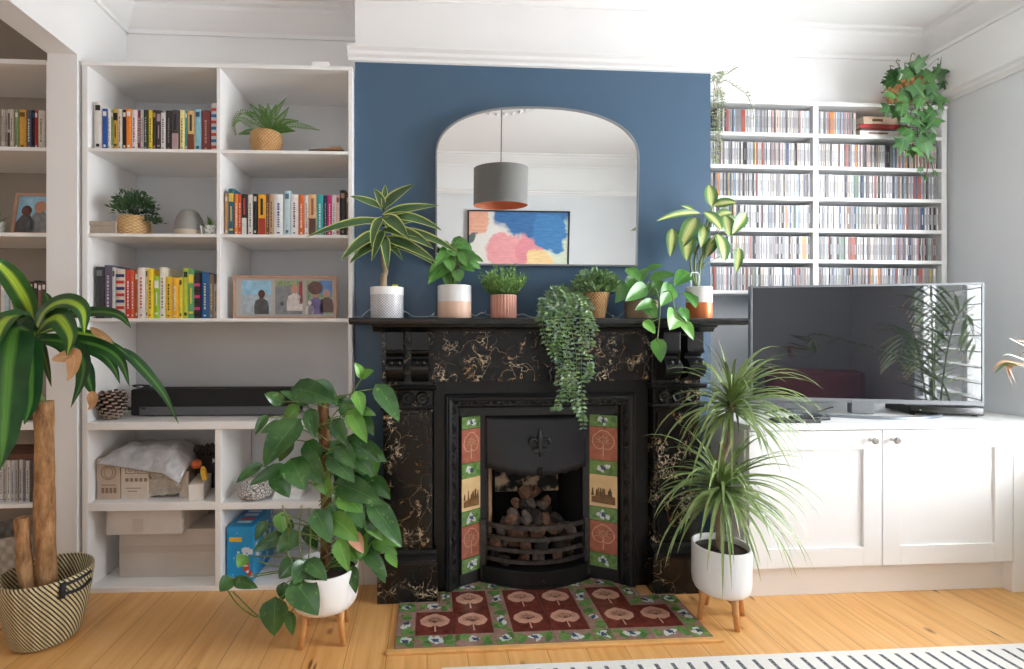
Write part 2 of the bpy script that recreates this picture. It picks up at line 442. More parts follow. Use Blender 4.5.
# ------------------------------------------------------------------ books
def fx(px, Y):
    q = MF.inverted(); o = q @ CAM; d = q.to_3x3() @ (at(px, PYC, 0)-CAM); return (o+d*((Y-o.y)/d.y)).x
def bookmat(col): return mat('book_%02x%02x%02x' % tuple(int(c) for c in col), C(*col), .45, var=.08, vs=60)
PAGES = mat('book_pages', C(226, 218, 200), .9)
def book(x0, x1, y, z, h, d, col, lab, label, group, fr=True, style=0, lean=0.0):
    """upright book: wrapped cover, page block set back inside it, title dashes and bands on the spine"""
    w = x1-x0; t = min(.003, w*.15); mb = MB()
    mb.box(x0+t, x1-t, y+.004, y+d-.004, z+.003, z+h-.004, 1)
    mb.box(x0, x0+t, y+.002, y+d, z, z+h); mb.box(x1-t, x1, y+.002, y+d, z, z+h)
    n = 5; arc = [(x0+w*i/n, y+.002-math.sin(pi*i/n)*min(.004, w*.12)) for i in range(n+1)]
    mb.prism(arc+[(x1, y+.004), (x0, y+.004)], 'z', z, z+h, 0)
    yf = y+.0016-min(.004, w*.12)
    def dash(u0, u1, v0, v1, m): mb.box(x0+w*u0, x0+w*u1, yf-.0008, yf+.003, z+h*v0, z+h*v1, m)
    r = random.Random(int(x0*10000)+int(z*77))
    if style == 0:
        v = .2
        while v < .78:
            L = r.uniform(.02, .06); dash(.40, .61, v, v+L, 2); v += L+r.uniform(.012, .03)
        dash(.36, .64, .05, .08, 2)
    elif style == 1: dash(.12, .88, .72, .9, 2); dash(.2, .8, .1, .14, 2); dash(.4, .6, .3, .62, 2)
    elif style == 2:
        for q in range(7): dash(.06, .94, .06+q*.13, .06+q*.13+.06, 2 if q % 2 else 3)
    elif style == 3: dash(.1, .9, .02, .42, 2); dash(.35, .65, .5, .9, 3)
    elif style == 4: dash(.2, .8, .82, .93, 2); dash(.3, .7, .06, .12, 2)
    m3 = bookmat(lab[1]) if isinstance(lab[0], (tuple, list)) else bookmat((30, 30, 34))
    m2 = bookmat(lab[0]) if isinstance(lab[0], (tuple, list)) else bookmat(lab)
    return solo('book', mb, [bookmat(col), PAGES, m2, m3], label, 'book', group, fr=fr, loc=((x0+x1)/2, y+d/2, z))
W_, K_ = (232, 230, 226), (26, 26, 28)
def row(items, ox, s, px_y, Y, z, hh, where, group, fr=True, zoomh=None):
    for i, it in enumerate(items):
        a, b, col, lab, nm, st = it[:6]; hk = it[6] if len(it) > 6 else 1.0
        x0, x1 = (fx(ox+a/s, Y), fx(ox+b/s, Y)) if fr else (at(ox+a/s, px_y, Y).x, at(ox+b/s, px_y, Y).x)
        book(x0+.0006, x1-.0006, Y+R.uniform(0, .008), z, hh*hk*R.uniform(.985, 1.01), R.uniform(.13, .16), col, lab,
             '%s book, %s from left %s' % (nm, ORD(i+1), where), group, fr, st)
rowA = [(50, 79, (226, 224, 220), K_, 'tall white', 4, 1.18), (80, 100, (24, 84, 172), W_, 'royal blue', 4), (100, 111, W_, (60, 60, 70), 'white', 0), (111, 119, (128, 160, 110), W_, 'thin sage green', 4),
 (119, 136, (214, 168, 52), K_, 'mustard yellow', 1), (137, 152, (222, 214, 204), (150, 60, 60), 'cream', 0), (152, 168, (32, 28, 30), W_, 'black', 4), (168, 187, (238, 134, 40), W_, 'bright orange', 4),
 (187, 207, (226, 214, 216), (120, 50, 60), 'pinkish white', 0), (207, 218, (126, 42, 58), W_, 'maroon', 0), (218, 231, (222, 218, 216), (70, 70, 70), 'off-white', 0), (231, 247, (38, 52, 48), (190, 190, 170), 'dark green', 0),
 (247, 262, (234, 206, 48), K_, 'lemon yellow', 0), (262, 276, (52, 46, 44), (190, 150, 80), 'dark brown', 4), (276, 293, (64, 52, 60), (170, 150, 160), 'dusky plum', 1), (293, 310, (226, 224, 220), K_, 'short white', 0, .94),
 (310, 334, (48, 46, 50), (128, 120, 122), 'charcoal', 0), (334, 362, (70, 62, 64), (176, 150, 150), 'grey photographic', 3), (364, 381, (240, 226, 160), (90, 60, 40), 'pale yellow', 0), (381, 390, (66, 150, 142), W_, 'thin teal', 4),
 (390, 416, (224, 186, 118), (120, 60, 40), 'sandy', 3), (417, 441, (142, 196, 214), (40, 80, 110), 'sky blue', 4, 1.03), (442, 474, (128, 54, 56), (190, 150, 130), 'brick red', 0), (477, 498, (206, 206, 206), ((34, 110, 170), (196, 60, 50)), 'tall blue banded', 2, 1.2)]
row(rowA, 80, 3.657, 148, -.025, 2.0135, .187, 'in the top left bookcase cell', 'books in the top left cell')
rowB = [(528, 540, (198, 150, 96), W_, 'thin tan', 4, .99), (541, 563, (32, 96, 118), (220, 190, 90), 'deep teal', 1, 1.13), (564, 578, (236, 128, 44), W_, 'orange', 0), (578, 590, (206, 84, 40), W_, 'burnt orange', 0),
 (590, 611, (40, 34, 36), ((226, 224, 220), (190, 60, 60)), 'black topped white', 3), (611, 630, (228, 226, 222), (60, 60, 66), 'white', 0), (631, 647, (34, 34, 38), (190, 186, 180), 'black', 4), (648, 679, (240, 176, 40), ((168, 56, 40), (60, 40, 30)), 'amber and red', 3),
 (679, 691, (110, 66, 46), (210, 180, 130), 'brown', 0), (691, 708, (190, 160, 126), (90, 60, 40), 'light tan', 0), (708, 743, (232, 232, 234), (40, 70, 130), 'wide white', 0), (745, 769, (190, 214, 224), (80, 110, 130), 'tall pale blue', 4, 1.1),
 (769, 797, (232, 230, 228), (80, 80, 88), 'plain white', 0), (797, 819, (222, 110, 48), W_, 'tangerine', 0), (819, 834, (230, 226, 222), (150, 60, 50), 'narrow white', 0), (834, 864, (232, 190, 140), ((90, 60, 48), (160, 100, 70)), 'peach photographic', 3),
 (864, 889, (56, 170, 178), W_, 'turquoise', 0), (889, 904, (46, 54, 90), (210, 150, 80), 'navy', 0), (904, 921, (196, 40, 118), W_, 'magenta', 0), (921, 936, (230, 226, 228), (100, 100, 110), 'slim white', 0), (936, 949, (222, 186, 178), (120, 60, 60), 'dusty pink', 4), (949, 971, (34, 34, 38), (150, 120, 90), 'tall black', 4, 1.12),
 (973, 986, (96, 78, 66), (190, 170, 140), 'grey-brown', 4)]
row(rowB, 80, 3.657, 233, -.02, 1.628, .192, 'in the second right bookcase cell', 'books in the second right cell')
rowC = [(55, 86, (52, 52, 56), (120, 120, 124), 'charcoal', 4), (86, 116, (96, 86, 108), (190, 180, 196), 'tall purple-grey', 0, 1.04), (116, 128, (206, 206, 206), (90, 90, 90), 'thin light grey', 4), (128, 161, (226, 206, 190), ((196, 52, 48), (40, 60, 110)), 'multicoloured striped', 2, .97),
 (161, 183, (206, 62, 44), W_, 'red', 0, .96), (183, 196, (222, 96, 50), W_, 'red-orange', 0, .96), (196, 209, (200, 110, 62), W_, 'terracotta', 4, .93), (209, 237, (232, 220, 214), (190, 90, 90), 'pinkish white', 0), (237, 245, (240, 232, 190), (90, 90, 60), 'thin cream', 4),
 (245, 266, (240, 204, 46), (90, 70, 30), 'yellow', 0, .98), (266, 286, (160, 204, 60), W_, 'lime', 1, .82), (287, 310, (236, 232, 216), (120, 110, 70), 'ivory', 0), (310, 335, (240, 196, 40), K_, 'yellow with black title', 0, .82), (335, 359, (238, 178, 44), (220, 220, 200), 'marigold', 0, .8),
 (359, 372, (234, 216, 70), (70, 70, 40), 'lemon', 4, .8), (372, 394, (196, 210, 60), (40, 60, 30), 'chartreuse', 4, .98), (394, 416, (90, 168, 110), (236, 210, 70), 'green and yellow', 1, .97), (416, 440, (52, 38, 50), (214, 70, 130), 'black with pink dots', 2, .9),
 (440, 469, (36, 104, 168), W_, 'blue', 0, .9), (470, 486, (140, 126, 112), (220, 210, 200), 'taupe', 0, .87), (486, 503, (170, 160, 148), (90, 80, 70), 'grey-beige', 0, .68)]
row(rowC, 80, 3.657, 318, -.015, 1.243, .236, 'in the third left bookcase cell', 'books in the third left cell')
s1 = [o for o in bpy.data.objects if o.get('label', '').startswith('charcoal book, 1st from left in the third')][0]
textmesh('spine_letter', 'S', .036, Vector((0, -.0765, .118)), (pi/2, 0, 0), mat('spine_grey', C(196, 196, 198), .5), s1)
# adjoining room
rowD = [(0, 12, (216, 214, 208), K_, 'white', 0), (12, 25, (222, 206, 190), (150, 80, 70), 'cream', 0), (25, 38, (200, 190, 182), K_, 'beige', 0), (38, 62, (210, 208, 206), (60, 60, 60), 'off-white', 3), (62, 88, (214, 204, 190), (120, 60, 60), 'pale', 0), (88, 116, (138, 164, 120), W_, 'green', 4), (117, 165, (222, 170, 72), (120, 80, 40), 'amber', 4),
 (172, 204, (86, 92, 116), W_, 'slate blue', 0), (204, 236, (28, 26, 30), (40, 90, 150), 'black and blue', 3), (222, 244, (176, 36, 40), W_, 'red', 4), (246, 290, (214, 206, 196), (110, 140, 90), 'cream and green', 0)]
rowD[8] = (204, 222, (28, 26, 30), (40, 90, 150), 'black', 4)
row(rowD, 0, 6.69, 148, .035, 2.018, .185, 'on the adjoining room top shelf', 'books on the adjoining room top shelf', fr=False)
cols = [((214, 210, 206), 'white'), ((178, 200, 214), 'pale blue'), ((206, 196, 188), 'beige'), ((70, 70, 84), 'slate'), ((212, 208, 204), 'off-white'), ((150, 60, 50), 'rust'), ((60, 40, 36), 'dark brown'), ((104, 48, 40), 'maroon'), ((44, 36, 36), 'black'), ((120, 84, 60), 'brown'), ((70, 44, 38), 'chestnut')]
row([(i*4.1, i*4.1+4.0, c, W_, n, i % 2 and 0 or 4, 1+.03*(i % 3)) for i, (c, n) in enumerate(cols)], 0, 1, 308, .035, 1.218, .19, 'on the adjoining room third shelf', 'books on the adjoining room third shelf', fr=False)
cols = [((214, 212, 210), 'white'), ((190, 186, 182), 'grey'), ((222, 218, 214), 'off-white'), ((196, 200, 206), 'pale blue'), ((176, 172, 168), 'taupe'), ((210, 206, 200), 'cream'), ((120, 130, 150), 'steel blue'), ((200, 196, 190), 'ash'), ((80, 80, 92), 'charcoal')]
row([(i*3.9-2, i*3.9+1.7, c, (90, 90, 96), n, 0, 1.0) for i, (c, n) in enumerate(cols)], 0, 1, 508, .03, .403, .19, 'on the adjoining room low shelf', 'slim cases on the adjoining room low shelf', fr=False)

# ------------------------------------------------------------------ CD rack on the right
CY0 = .18
XC0, XCD0, XCD1, XC1 = BX1+.004, 2.07, 2.10, 2.806
zr = [1.399, 1.566, 1.732, 1.901, 2.068, 2.242]
rk = thing('cd_rack', 'white wall rack of twelve cells packed with CDs above the television', 'rack', (2.1, .26, 1.385))
for z in zr: part('shelf', B(XC0, XC1+.03, CY0, YB-.002, z-.017, z+.002), SHELFW, rk, .002)
part('top_panel', B(XC0, XC1+.03, CY0-.003, YB-.002, 2.395, 2.414), SHELFW, rk, .002)
part('side_panel', B(XC1, XC1+.03, CY0+.001, YB-.002, 1.384, 2.395), SHELFW, rk, .002)
part('divider', B(XCD0, XCD1, CY0+.001, YB-.002, 1.401, 2.395), SHELFW, rk, .002)
cdcol = [((222, 222, 224), 'white', 7), ((190, 188, 190), 'light grey', 6), ((146, 144, 148), 'grey', 4.5), ((46, 44, 48), 'black', 3), ((200, 184, 170), 'cream', 3), ((150, 176, 200), 'pale blue', 1.2), ((178, 82, 62), 'rust red', 1.0),
         ((222, 140, 70), 'orange', .5), ((120, 96, 84), 'brown', .8), ((70, 92, 130), 'blue', .8), ((224, 196, 90), 'yellow', .4), ((196, 150, 150), 'pink', .9), ((96, 130, 104), 'green', .4)]
def cdmesh(col, w):
    m = bookmat(col); mb = MB(); d, h = .142, .125
    mb.box(-w/2, w/2, .0012, d, 0, h, 1); mb.box(-w/2+.0016, w/2-.0016, 0, .003, .002, h-.002, 0)
    return mb, m
CASE = mat('jewel_case', C(150, 152, 156), .15, spec=.7)
TXT = bookmat((120, 118, 122))
cdm = {}
def cd_mesh(i, w):
    k = (i, round(w, 4))
    if k not in cdm:
        mb, m = cdmesh(cdcol[i][0], w)
        mb.box(-w*.12, w*.12, -.0004, .001, .03, .085, 2)
        cdm[k] = mesh('cd_case', mb, [m, CASE, TXT if i not in (3, 8, 9) else bookmat((200, 200, 204))], Vector((0, 0, 0)))
    return cdm[k]
rows_n = ['bottom row', 'second row from the bottom', 'third row from the bottom']
stuffmb = MB(); sm_mats = [bookmat(c[0]) for c in cdcol]+[CASE, TXT]; ncd = 0
gapx = {(4, 1): [(2.22, 2.35)], (5, 1): [(2.305, 2.9)], (0, 1): [], }
for ri, z in enumerate(zr):
    for ci, (xa, xb) in enumerate(((XC0+.012, XCD0-.008), (XCD1+.006, XC1-.012))):
        x = xa; k = 0; r = random.Random(ri*10+ci)
        if ri == 5 and ci == 1: xb = 2.325
        if ri >= 3 and ci == 0: x = xa
        while True:
            w = r.choices([.0102, .0106, .0142, .0075, .023], [8, 6, 1.5, 1, .8])[0]
            if x+w > xb: break
            wt = [c[2] for c in cdcol]
            if x > 2.55: wt = [w_*(1 if i < 2 else 2.3) for i, w_ in enumerate(wt)]
            i = r.choices(range(len(cdcol)), wt)[0]
            if ri == 5 and ci == 1 and k in (6, 7): i = 7
            k += 1; yy = CY0+.004+r.uniform(0, .006); xc = x+w/2
            if ri < 3:
                o = linkobj('cd_case', cd_mesh(i, w-.0006)); o.location = (xc, yy, z+.002)
                tag(o, '%s CD case, %s from left, %s, %s rack column' % (cdcol[i][1], ORD(k), rows_n[ri], 'left' if ci == 0 else 'right'), 'CD', 'CDs in the %s, %s column' % (rows_n[ri], 'left' if ci == 0 else 'right'))
                ncd += 1
            else:
                h = .125; d = .142; ww = w-.0006
                stuffmb.box(xc-ww/2, xc+ww/2, yy+.0012, yy+d, z+.002, z+.002+h, len(cdcol))
                stuffmb.box(xc-ww/2+.0016, xc+ww/2-.0016, yy, yy+.003, z+.004, z+h, i)
                stuffmb.box(xc-ww*.12, xc+ww*.12, yy-.0004, yy+.001, z+.03, z+.09, len(cdcol)+1)
            x += w
solo('cd_cases', stuffmb, sm_mats, 'CD cases packed upright in the upper three rows of the white rack', 'CDs', kind='stuff')
# the flat pile beside the top right CDs
for (z0, z1, x0, x1, col, nm) in ((0, .028, 2.34, 2.60, (226, 222, 218), 'white book at the bottom of the flat pile in the top right rack cell'),
                                  (.028, .038, 2.345, 2.60, (110, 100, 96), 'thin grey book lying between white and red ones in the rack pile'),
                                  (.038, .062, 2.34, 2.62, (178, 44, 48), 'red book lying flat third in the rack pile'),
                                  (.062, .105, 2.36, 2.57, (226, 196, 170), 'thick peach book lying on top of the rack pile')):
    mb = MB(); z = 2.244; y0 = CY0+.006
    mb.box(x0+.002, x1-.004, y0+.002, y0+.14, z+z0+.002, z+z1-.002, 1)
    mb.box(x0, x1, y0, y0+.145, z+z0, z+z0+.002); mb.box(x0, x1, y0, y0+.145, z+z1-.002, z+z1); mb.box(x0, x1, y0, y0+.003, z+z0, z+z1)
    mb.box(x0+.05, x1-.1, y0-.0006, y0+.002, z+z0+(z1-z0)*.35, z+z0+(z1-z0)*.65, 2)
    solo('book', mb, [bookmat(col), PAGES, bookmat((120, 80, 60))], nm, 'book', 'books lying in the rack')

# ------------------------------------------------------------------ media cabinet
KY, FYC = -.224, -.265
cab = thing('media_cabinet', 'long white cabinet with two shaker doors under the television', 'cabinet', (2.1, .04, 0))
mb = B(1.40, XR-.004, FYC+.022, YB-.004, .137, .748); mb.box(1.40, 2.65, KY, YB-.01, 0, .137)
mb.box(2.655, XR-.004, FYC, FYC+.022, 0, .748); mb.box(2.650, 2.668, FYC+.001, YB-.01, 0, .137)
part('carcass', mb, WHITE, cab, .0015)
part('worktop', B(1.40, XR-.003, FYC-.012, YB-.003, .749, .774), SHELFW, cab, .004)
for (x0, x1, kx, sd) in ((1.408, 2.022, 1.966, 'left'), (2.028, 2.650, 2.068, 'right')):
    z0, z1, s = .141, .744, .085; y0, y1 = FYC, FYC+.021
    mb = MB()
    mb.box(x0, x0+s, y0, y1, z0, z1); mb.box(x1-s, x1, y0, y1, z0, z1); mb.box(x0+s, x1-s, y0, y1, z0, z0+s); mb.box(x0+s, x1-s, y0, y1, z1-s, z1)
    mb.box(x0+s, x1-s, y0+.010, y1-.002, z0+s, z1-s)
    dr = part('door', mb, WHITE, cab, .0012)
    kb = MB().lathe([(0, -.034), (.010, -.034), (.0145, -.030), (.0155, -.025), (.013, -.020), (.007, -.016), (.0055, -.006), (.0085, 0), (0, 0)], (kx, FYC, .702), 20, mx=Matrix.Rotation(-pi/2, 3, 'X'))
    for v in kb.v: v.y = FYC-abs(v.y-FYC)
    part('knob', kb, CHROME, dr)
# ------------------------------------------------------------------ television and the things round it
tw, thh, tb = 1.0, .575, math.radians(-14.5)
TV0 = Vector((2.135, -.045, .774))
tv = thing('television', 'flat television with a thin silver edge on the white cabinet', 'television', TV0)
tv.rotation_euler = (0, 0, tb); O0[tv.name] = Vector((0, 0, 0))
zb = .062
mb = B(-tw/2, tw/2, .004, .03, zb, zb+thh); mb.box(-.32, .32, .03, .07, zb+.05, zb+.36)
part('housing', mb, BLACKPL, tv, .003)
mb = MB(); e = .0075
mb.box(-tw/2-.003, -tw/2+e, -.006, .026, zb-.003, zb+thh+.003); mb.box(tw/2-e, tw/2+.003, -.006, .026, zb-.003, zb+thh+.003)
mb.box(-tw/2, tw/2, -.006, .026, zb+thh-e, zb+thh+.003); mb.box(-tw/2, tw/2, -.007, .026, zb-.004, zb+.016)
part('bezel', mb, SILVER, tv, .0015, label='thin silver bezel')
def m_screen():
    t = NT('tv_screen'); return t.bs(Base_Color=C(24, 27, 33), Roughness=.035, Specular_IOR_Level=.9, Coat_Weight=.5, Coat_Roughness=.02)
part('screen', B(-tw/2+e, tw/2-e, -.003, .006, zb+.016, zb+thh-e), m_screen(), tv)
mb = MB()
arc = [Vector((.40*math.cos(a), .16-.30*math.sin(a), .008)) for a in [math.radians(25+130*i/24) for i in range(25)]]
for i in range(24):
    a, b = arc[i], arc[i+1]; q = Vector((0, .024, 0)); z = Vector((0, 0, .012)); zz = Vector((0, 0, .007))
    k = mb.add([a-zz, b-zz, b+q-zz, a+q-zz, a+z-zz, b+z-zz, b+q+z-zz, a+q+z-zz])
    for f in ((0,3,2,1),(4,5,6,7),(0,1,5,4),(2,3,7,6)): mb.face([k+j for j in f])
    if i == 0: mb.face([k, k+4, k+7, k+3])
    if i == 23: mb.face([k+1, k+2, k+6, k+5])
part('stand', mb, mat('stand_grey', C(132, 138, 146), .3, .6), tv, label='curved grey metal stand')
part('neck', B(-.05, .05, -.01, .03, .006, zb+.01), SILVER, tv, .003)
part('maker_badge', B(-.012, .012, -.0085, -.006, zb+.004, zb+.010), CHROME, tv)
# set-top box
mb = MB(); mx = Matrix.Translation((2.53, -.02, .774)) @ Matrix.Rotation(tb, 4, 'Z')
st = thing('set_top_box', 'flat black set-top box under the right side of the television', 'box', (2.53, -.02, .774)); st.rotation_euler = (0, 0, tb); O0[st.name] = Vector((0, 0, 0))
mb = B(-.155, .155, -.09, .09, .006, .046); part('case', mb, BLACKPL, st, .004)
part('front_panel', B(-.15, .15, -.0925, -.088, .010, .042), BLACKGL, st, .001)
part('indicator_light', MB().lathe([(0, 0), (.003, 0), (.003, .002), (0, .002)], (-.11, -.0925, .026), 10, mx=Matrix.Rotation(pi/2, 3, 'X')), mat('led_white', C(200, 205, 210), .3), st)
for sx in (-.13, .13):
    for sy in (-.07, .07): part('foot', MB().lathe([(0, 0), (.01, 0), (.01, .007), (0, .007)], (sx, sy, 0), 12), BLACKPL, st)
# remotes
BTN = mat('remote_buttons', C(60, 62, 66), .5)
def remote(loc, rz, L, w, label):
    t = thing('remote_control', label, 'remote control', loc, 'remotes on the white cabinet'); t.rotation_euler = (0, 0, rz); O0[t.name] = Vector((0, 0, 0))
    prof = [(-w/2, .004), (-w/2+.004, 0), (w/2-.004, 0), (w/2, .004), (w/2-.003, .016), (0, .019), (-w/2+.003, .016)]
    part('body', MB().prism(prof, 'x', -L/2, L/2), BLACKPL, t, .003)
    mb = MB()
    for i in range(9):
        for j in range(3): mb.box(-L/2+.02+i*L*.095, -L/2+.02+i*L*.095+.007, -.0135+j*.0105, -.0135+j*.0105+.006, .0165, .0205)
    part('buttons', mb, BTN, t)
p1 = at(800, 416, -.19); p2 = at(815, 413, -.165)
remote((1.655, -.215, .774), math.radians(-4), .21, .045, 'long black remote nearer the front edge of the white cabinet')
remote((1.765, -.165, .774), math.radians(-2), .17, .042, 'black remote behind the longer one on the white cabinet')
solo('cable', MB().tube(spline([(1.66, .0, .777), (1.71, -.05, .80), (1.78, -.06, .806), (1.86, -.05, .785), (1.93, -.03, .79), (2.0, .0, .80), (2.05, .03, .80)], 30), .0035, 6), BLACKPL, 'thin black cable looping under the television', 'cable')

# ------------------------------------------------------------------ fireplace surround
PX0, PX1, QX0, QX1 = -.200, .030, 1.030, 1.262
fs = thing('fireplace_surround', 'black marbled Victorian fireplace surround on the blue chimney breast', 'fireplace', (.53, -.1, 0))
ms = [(-.262, 1.224), (-.262, 1.236), (-.256, 1.241), (0, 1.241), (0, 1.188), (-.17, 1.188), (-.178, 1.20), (-.20, 1.206), (-.245, 1.210)]
mb = MB().prism([(-.265, 1.222), (-.268, 1.230), (-.265, 1.238), (-.258, 1.242), (-.001, 1.242), (-.001, 1.212), (-.25, 1.212), (-.26, 1.215)], 'x', -.326, 1.408)
part('mantel_shelf', mb, mat('shelf_slate', C(34, 34, 36), .22, var=.15, vs=25), fs, .002)
part('bed_moulding', MB().prism([(-.001, 1.212), (-.215, 1.212), (-.21, 1.203), (-.195, 1.199), (-.185, 1.190), (-.18, 1.182), (-.001, 1.182)], 'x', PX0-.035, QX1+.035), BLACKP, fs, .001)
fz = part('frieze', B(PX1, QX0, -.122, -.001, .957, 1.183), MARBLE, fs)
part('boss', MB().lathe([(0, .022), (.012, .02), (.02, .012), (.022, .004), (.03, .003), (.03, 0), (0, 0)], (.54, -.122, 1.135), 20, mx=Matrix.Rotation(pi/2, 3, 'X')), BLACKP, fz)
mb = MB()
def scroll(x0, x1):
    P = [(-.138, 1.182), (-.205, 1.182), (-.205, 1.105), (-.212, 1.098), (-.207, 1.088), (-.188, 1.082), (-.178, 1.072), (-.182, 1.062)]
    for i in range(11):
        a = math.radians(110-20*i); P.append((-.192-.036*math.sin(math.radians(10+16*i)), 1.062-.082*(i/10)))
    P += [(-.176, .972), (-.15, .962), (-.138, .960)]
    return MB().prism(P, 'x', x0, x1)
for (a, b, nm) in ((PX0, PX1, 'left'), (QX0, QX1, 'right')):
    part('corbel_block', B(a, b, -.140, -.001, .940, 1.183), MARBLE, fs, .003)
    wv = b-a
    for u0, u1 in ((.10, .43), (.57, .90)):
        cb = part('corbel', scroll(a+wv*u0, a+wv*u1), BLACKP, fs, .002)
        mb = MB()
        for uu in (.3, .7):
            mb.lathe([(0, .008), (.006, .007), (.010, .003), (.011, 0)], (a+wv*(u0+(u1-u0)*uu), -.226, 1.048), 12, mx=Matrix.Rotation(pi/2, 3, 'X'))
        part('bead', mb, BLACKP, cb)
    part('block_moulding', MB().prism([(-.001, .945), (-.165, .945), (-.172, .938), (-.165, .930), (-.15, .922), (-.001, .922)], 'x', a-.012, b+.012), BLACKP, fs, .001)
    part('rosette_block', B(a+.004, b-.004, -.145, -.001, .850, .922), MARBLE2, fs, .002)
    for k in range(3):
        cx = a+wv*(.22+.28*k)
        ro = MB().lathe([(0, .016), (.008, .015), (.012, .009), (.016, .009), (.024, .012), (.029, .006), (.031, 0), (0, 0)], (cx, -.145, .887), 18, mx=Matrix.Rotation(pi/2, 3, 'X'))
        part('rosette', ro, BLACKP if k % 2 else MARBLE2, fs)
    part('collar', MB().prism([(-.001, .852), (-.16, .852), (-.164, .846), (-.158, .838), (-.001, .838)], 'x', a-.004, b+.004), BLACKP, fs, .001)
    mb = B(a+.006, b-.006, -.142, -.001, .20, .838); mb.box(a+.022, b-.022, -.150, -.142, .225, .815)
    part('pilaster', mb, MARBLE2, fs, .004)
    part('plinth_moulding', MB().prism([(-.001, .172), (-.192, .172), (-.19, .186), (-.175, .196), (-.16, .204), (-.15, .214), (-.001, .214)], 'x', a-.012, b+.012), BLACKP, fs, .001)
    part('plinth', B(a-.016, b+.016, -.190, -.001, 0.001, .173), MARBLE2, fs, .003)
mb = B(PX1, .082, -.102, -.001, .001, .957); mb.box(.962, QX0, -.102, -.001, .001, .957); mb.box(.082, .962, -.102, -.06, .897, .957)
part('slip', mb, BLACKP, fs, .002)

# ------------------------------------------------------------------ cast iron insert
ci = thing('fireplace_insert', 'black cast iron grate insert with splayed tiled cheeks', 'fireplace insert', (.522, -.05, 0))
FX0, FX1 = .083, .961
def framebar(mbx, p0, p1, inward, prof):
    p0 = Vector(p0); p1 = Vector(p1); iv = Vector(inward); n = len(prof)
    pts = []
    for (p, sgn) in ((p0, 1), (p1, -1)):
        d = (p1-p0).normalized()
        for (o, y) in prof: pts.append(p+iv*o+d*(o*sgn)+Vector((0, y, 0)))
    b = mbx.add(pts)
    for i in range(n-1): mbx.face((b+i, b+n+i, b+n+i+1, b+i+1))
FP = [(0, -.10), (0, -.122), (.006, -.128), (.012, -.122), (.018, -.126), (.026, -.122), (.045, -.103), (.052, -.104), (.058, -.098), (.062, -.092), (.066, -.075)]
mb = MB()
framebar(mb, (FX0, 0, .897), (FX1, 0, .897), (0, 0, -1), FP)
for (x, iv) in ((FX0, 1), (FX1, -1)):
    n = len(FP); pts = []
    for (o, y) in FP: pts.append((x+iv*o, y, .897-o))
    for (o, y) in FP: pts.append((x+iv*o, y, .001))
    b = mb.add(pts)
    for i in range(n-1): mb.face((b+i, b+i+1, b+n+i+1, b+n+i))
fr = part('outer_frame', mb, IRON, ci)
mb = MB(); r = random.Random(3)
def orn(cx, cz, s, vert):
    for k in range(6):
        a = 2*pi*k/6; mb.lathe([(0, .006), (.004*s, .005), (.007*s, 0)], (cx+.012*s*math.cos(a), -.112, cz+.012*s*math.sin(a)), 7, mx=Matrix.Rotation(pi/2, 3, 'X'))
    mb.lathe([(0, .008), (.005*s, .006), (.007*s, 0)], (cx, -.112, cz), 8, mx=Matrix.Rotation(pi/2, 3, 'X'))
    for q in (-1, 1):
        c = [Vector((cx+(0 if vert else q*(.016+.022*t)), -.114, cz+(q*(.016+.022*t) if vert else 0)))+Vector(((.010*math.sin(t*2*pi*q)) if vert else 0, 0, 0 if vert else .010*math.sin(t*2*pi*q))) for t in [i/6 for i in range(7)]]
        mb.tube(c, [.0045, .004, .0035, .003, .003, .0025, .002], 5)
for i in range(9): orn(FX0+.085+i*.0885, .897-.034, 1.0, False)
for i in range(10):
    for x in (FX0+.034, FX1-.034): orn(x, .82-i*.085, 1.0, True)
part('relief_ornament', mb, IRON, fr)
# flat iron plate between frame and hood, columns, skirting of the cheeks
GL, GRr = .252, .772
mb = B(FX0+.06, FX1-.06, -.078, -.05, .795, .84)
mb.prism([(.155, -.088), (.165, -.075), (GL+.012, -.012), (GL, -.028)], 'z', .795, .80)
part('head_plate', mb, IRON, ci, .001)
for (xa, ya, xb, yb) in ((.150, -.090, GL, -.026), (.894, -.090, GRr, -.026)):
    mb = MB().prism([(xa, ya), (xb, yb), (xb, yb+.02), (xa, ya+.02)] if xa < xb else [(xa, ya), (xa, ya+.02), (xb, yb+.02), (xb, yb)], 'z', .001, .068)
    part('cheek_skirting', mb, IRON, ci, .001)
    mb = MB().prism([(xa, ya+.003), (xb, yb+.003), (xb, yb+.03), (xa, ya+.03)] if xa < xb else [(xa, ya+.003), (xa, ya+.03), (xb, yb+.03), (xb, yb+.003)], 'z', .068, .80)
    part('cheek_backing', mb, DARKIN, ci)

def tilemat(name, col, v=.12, sc_=35): return mat(name, col, .16, var=v, vs=sc_)
T_BROWN = tilemat('tile_brown', C(108, 52, 44), .3); T_RUST = tilemat('tile_rust', C(166, 100, 80), .22); T_PINK = tilemat('tile_motif_pink', C(206, 158, 136), .12); T_PEACH = tilemat('tile_motif_peach', C(212, 166, 134), .12)
T_GREEN = tilemat('tile_green', C(106, 142, 78), .25, 60); T_DKG = tilemat('tile_deep_green', C(84, 122, 64), .2); T_WHITE = tilemat('tile_white', C(206, 210, 206), .08); T_NAVY = tilemat('tile_navy', C(52, 76, 108), .3)
T_CREAM = tilemat('tile_cream', C(218, 188, 138), .08, 20); T_SEPIA = tilemat('tile_sepia', C(120, 84, 46), .3, 40); T_GRND = tilemat('tile_ground', C(154, 124, 112), .18, 50); T_LINE = tilemat('tile_line', C(92, 74, 40), .2); GROUT = mat('grout', C(150, 128, 112), .9, var=.2, vs=40)
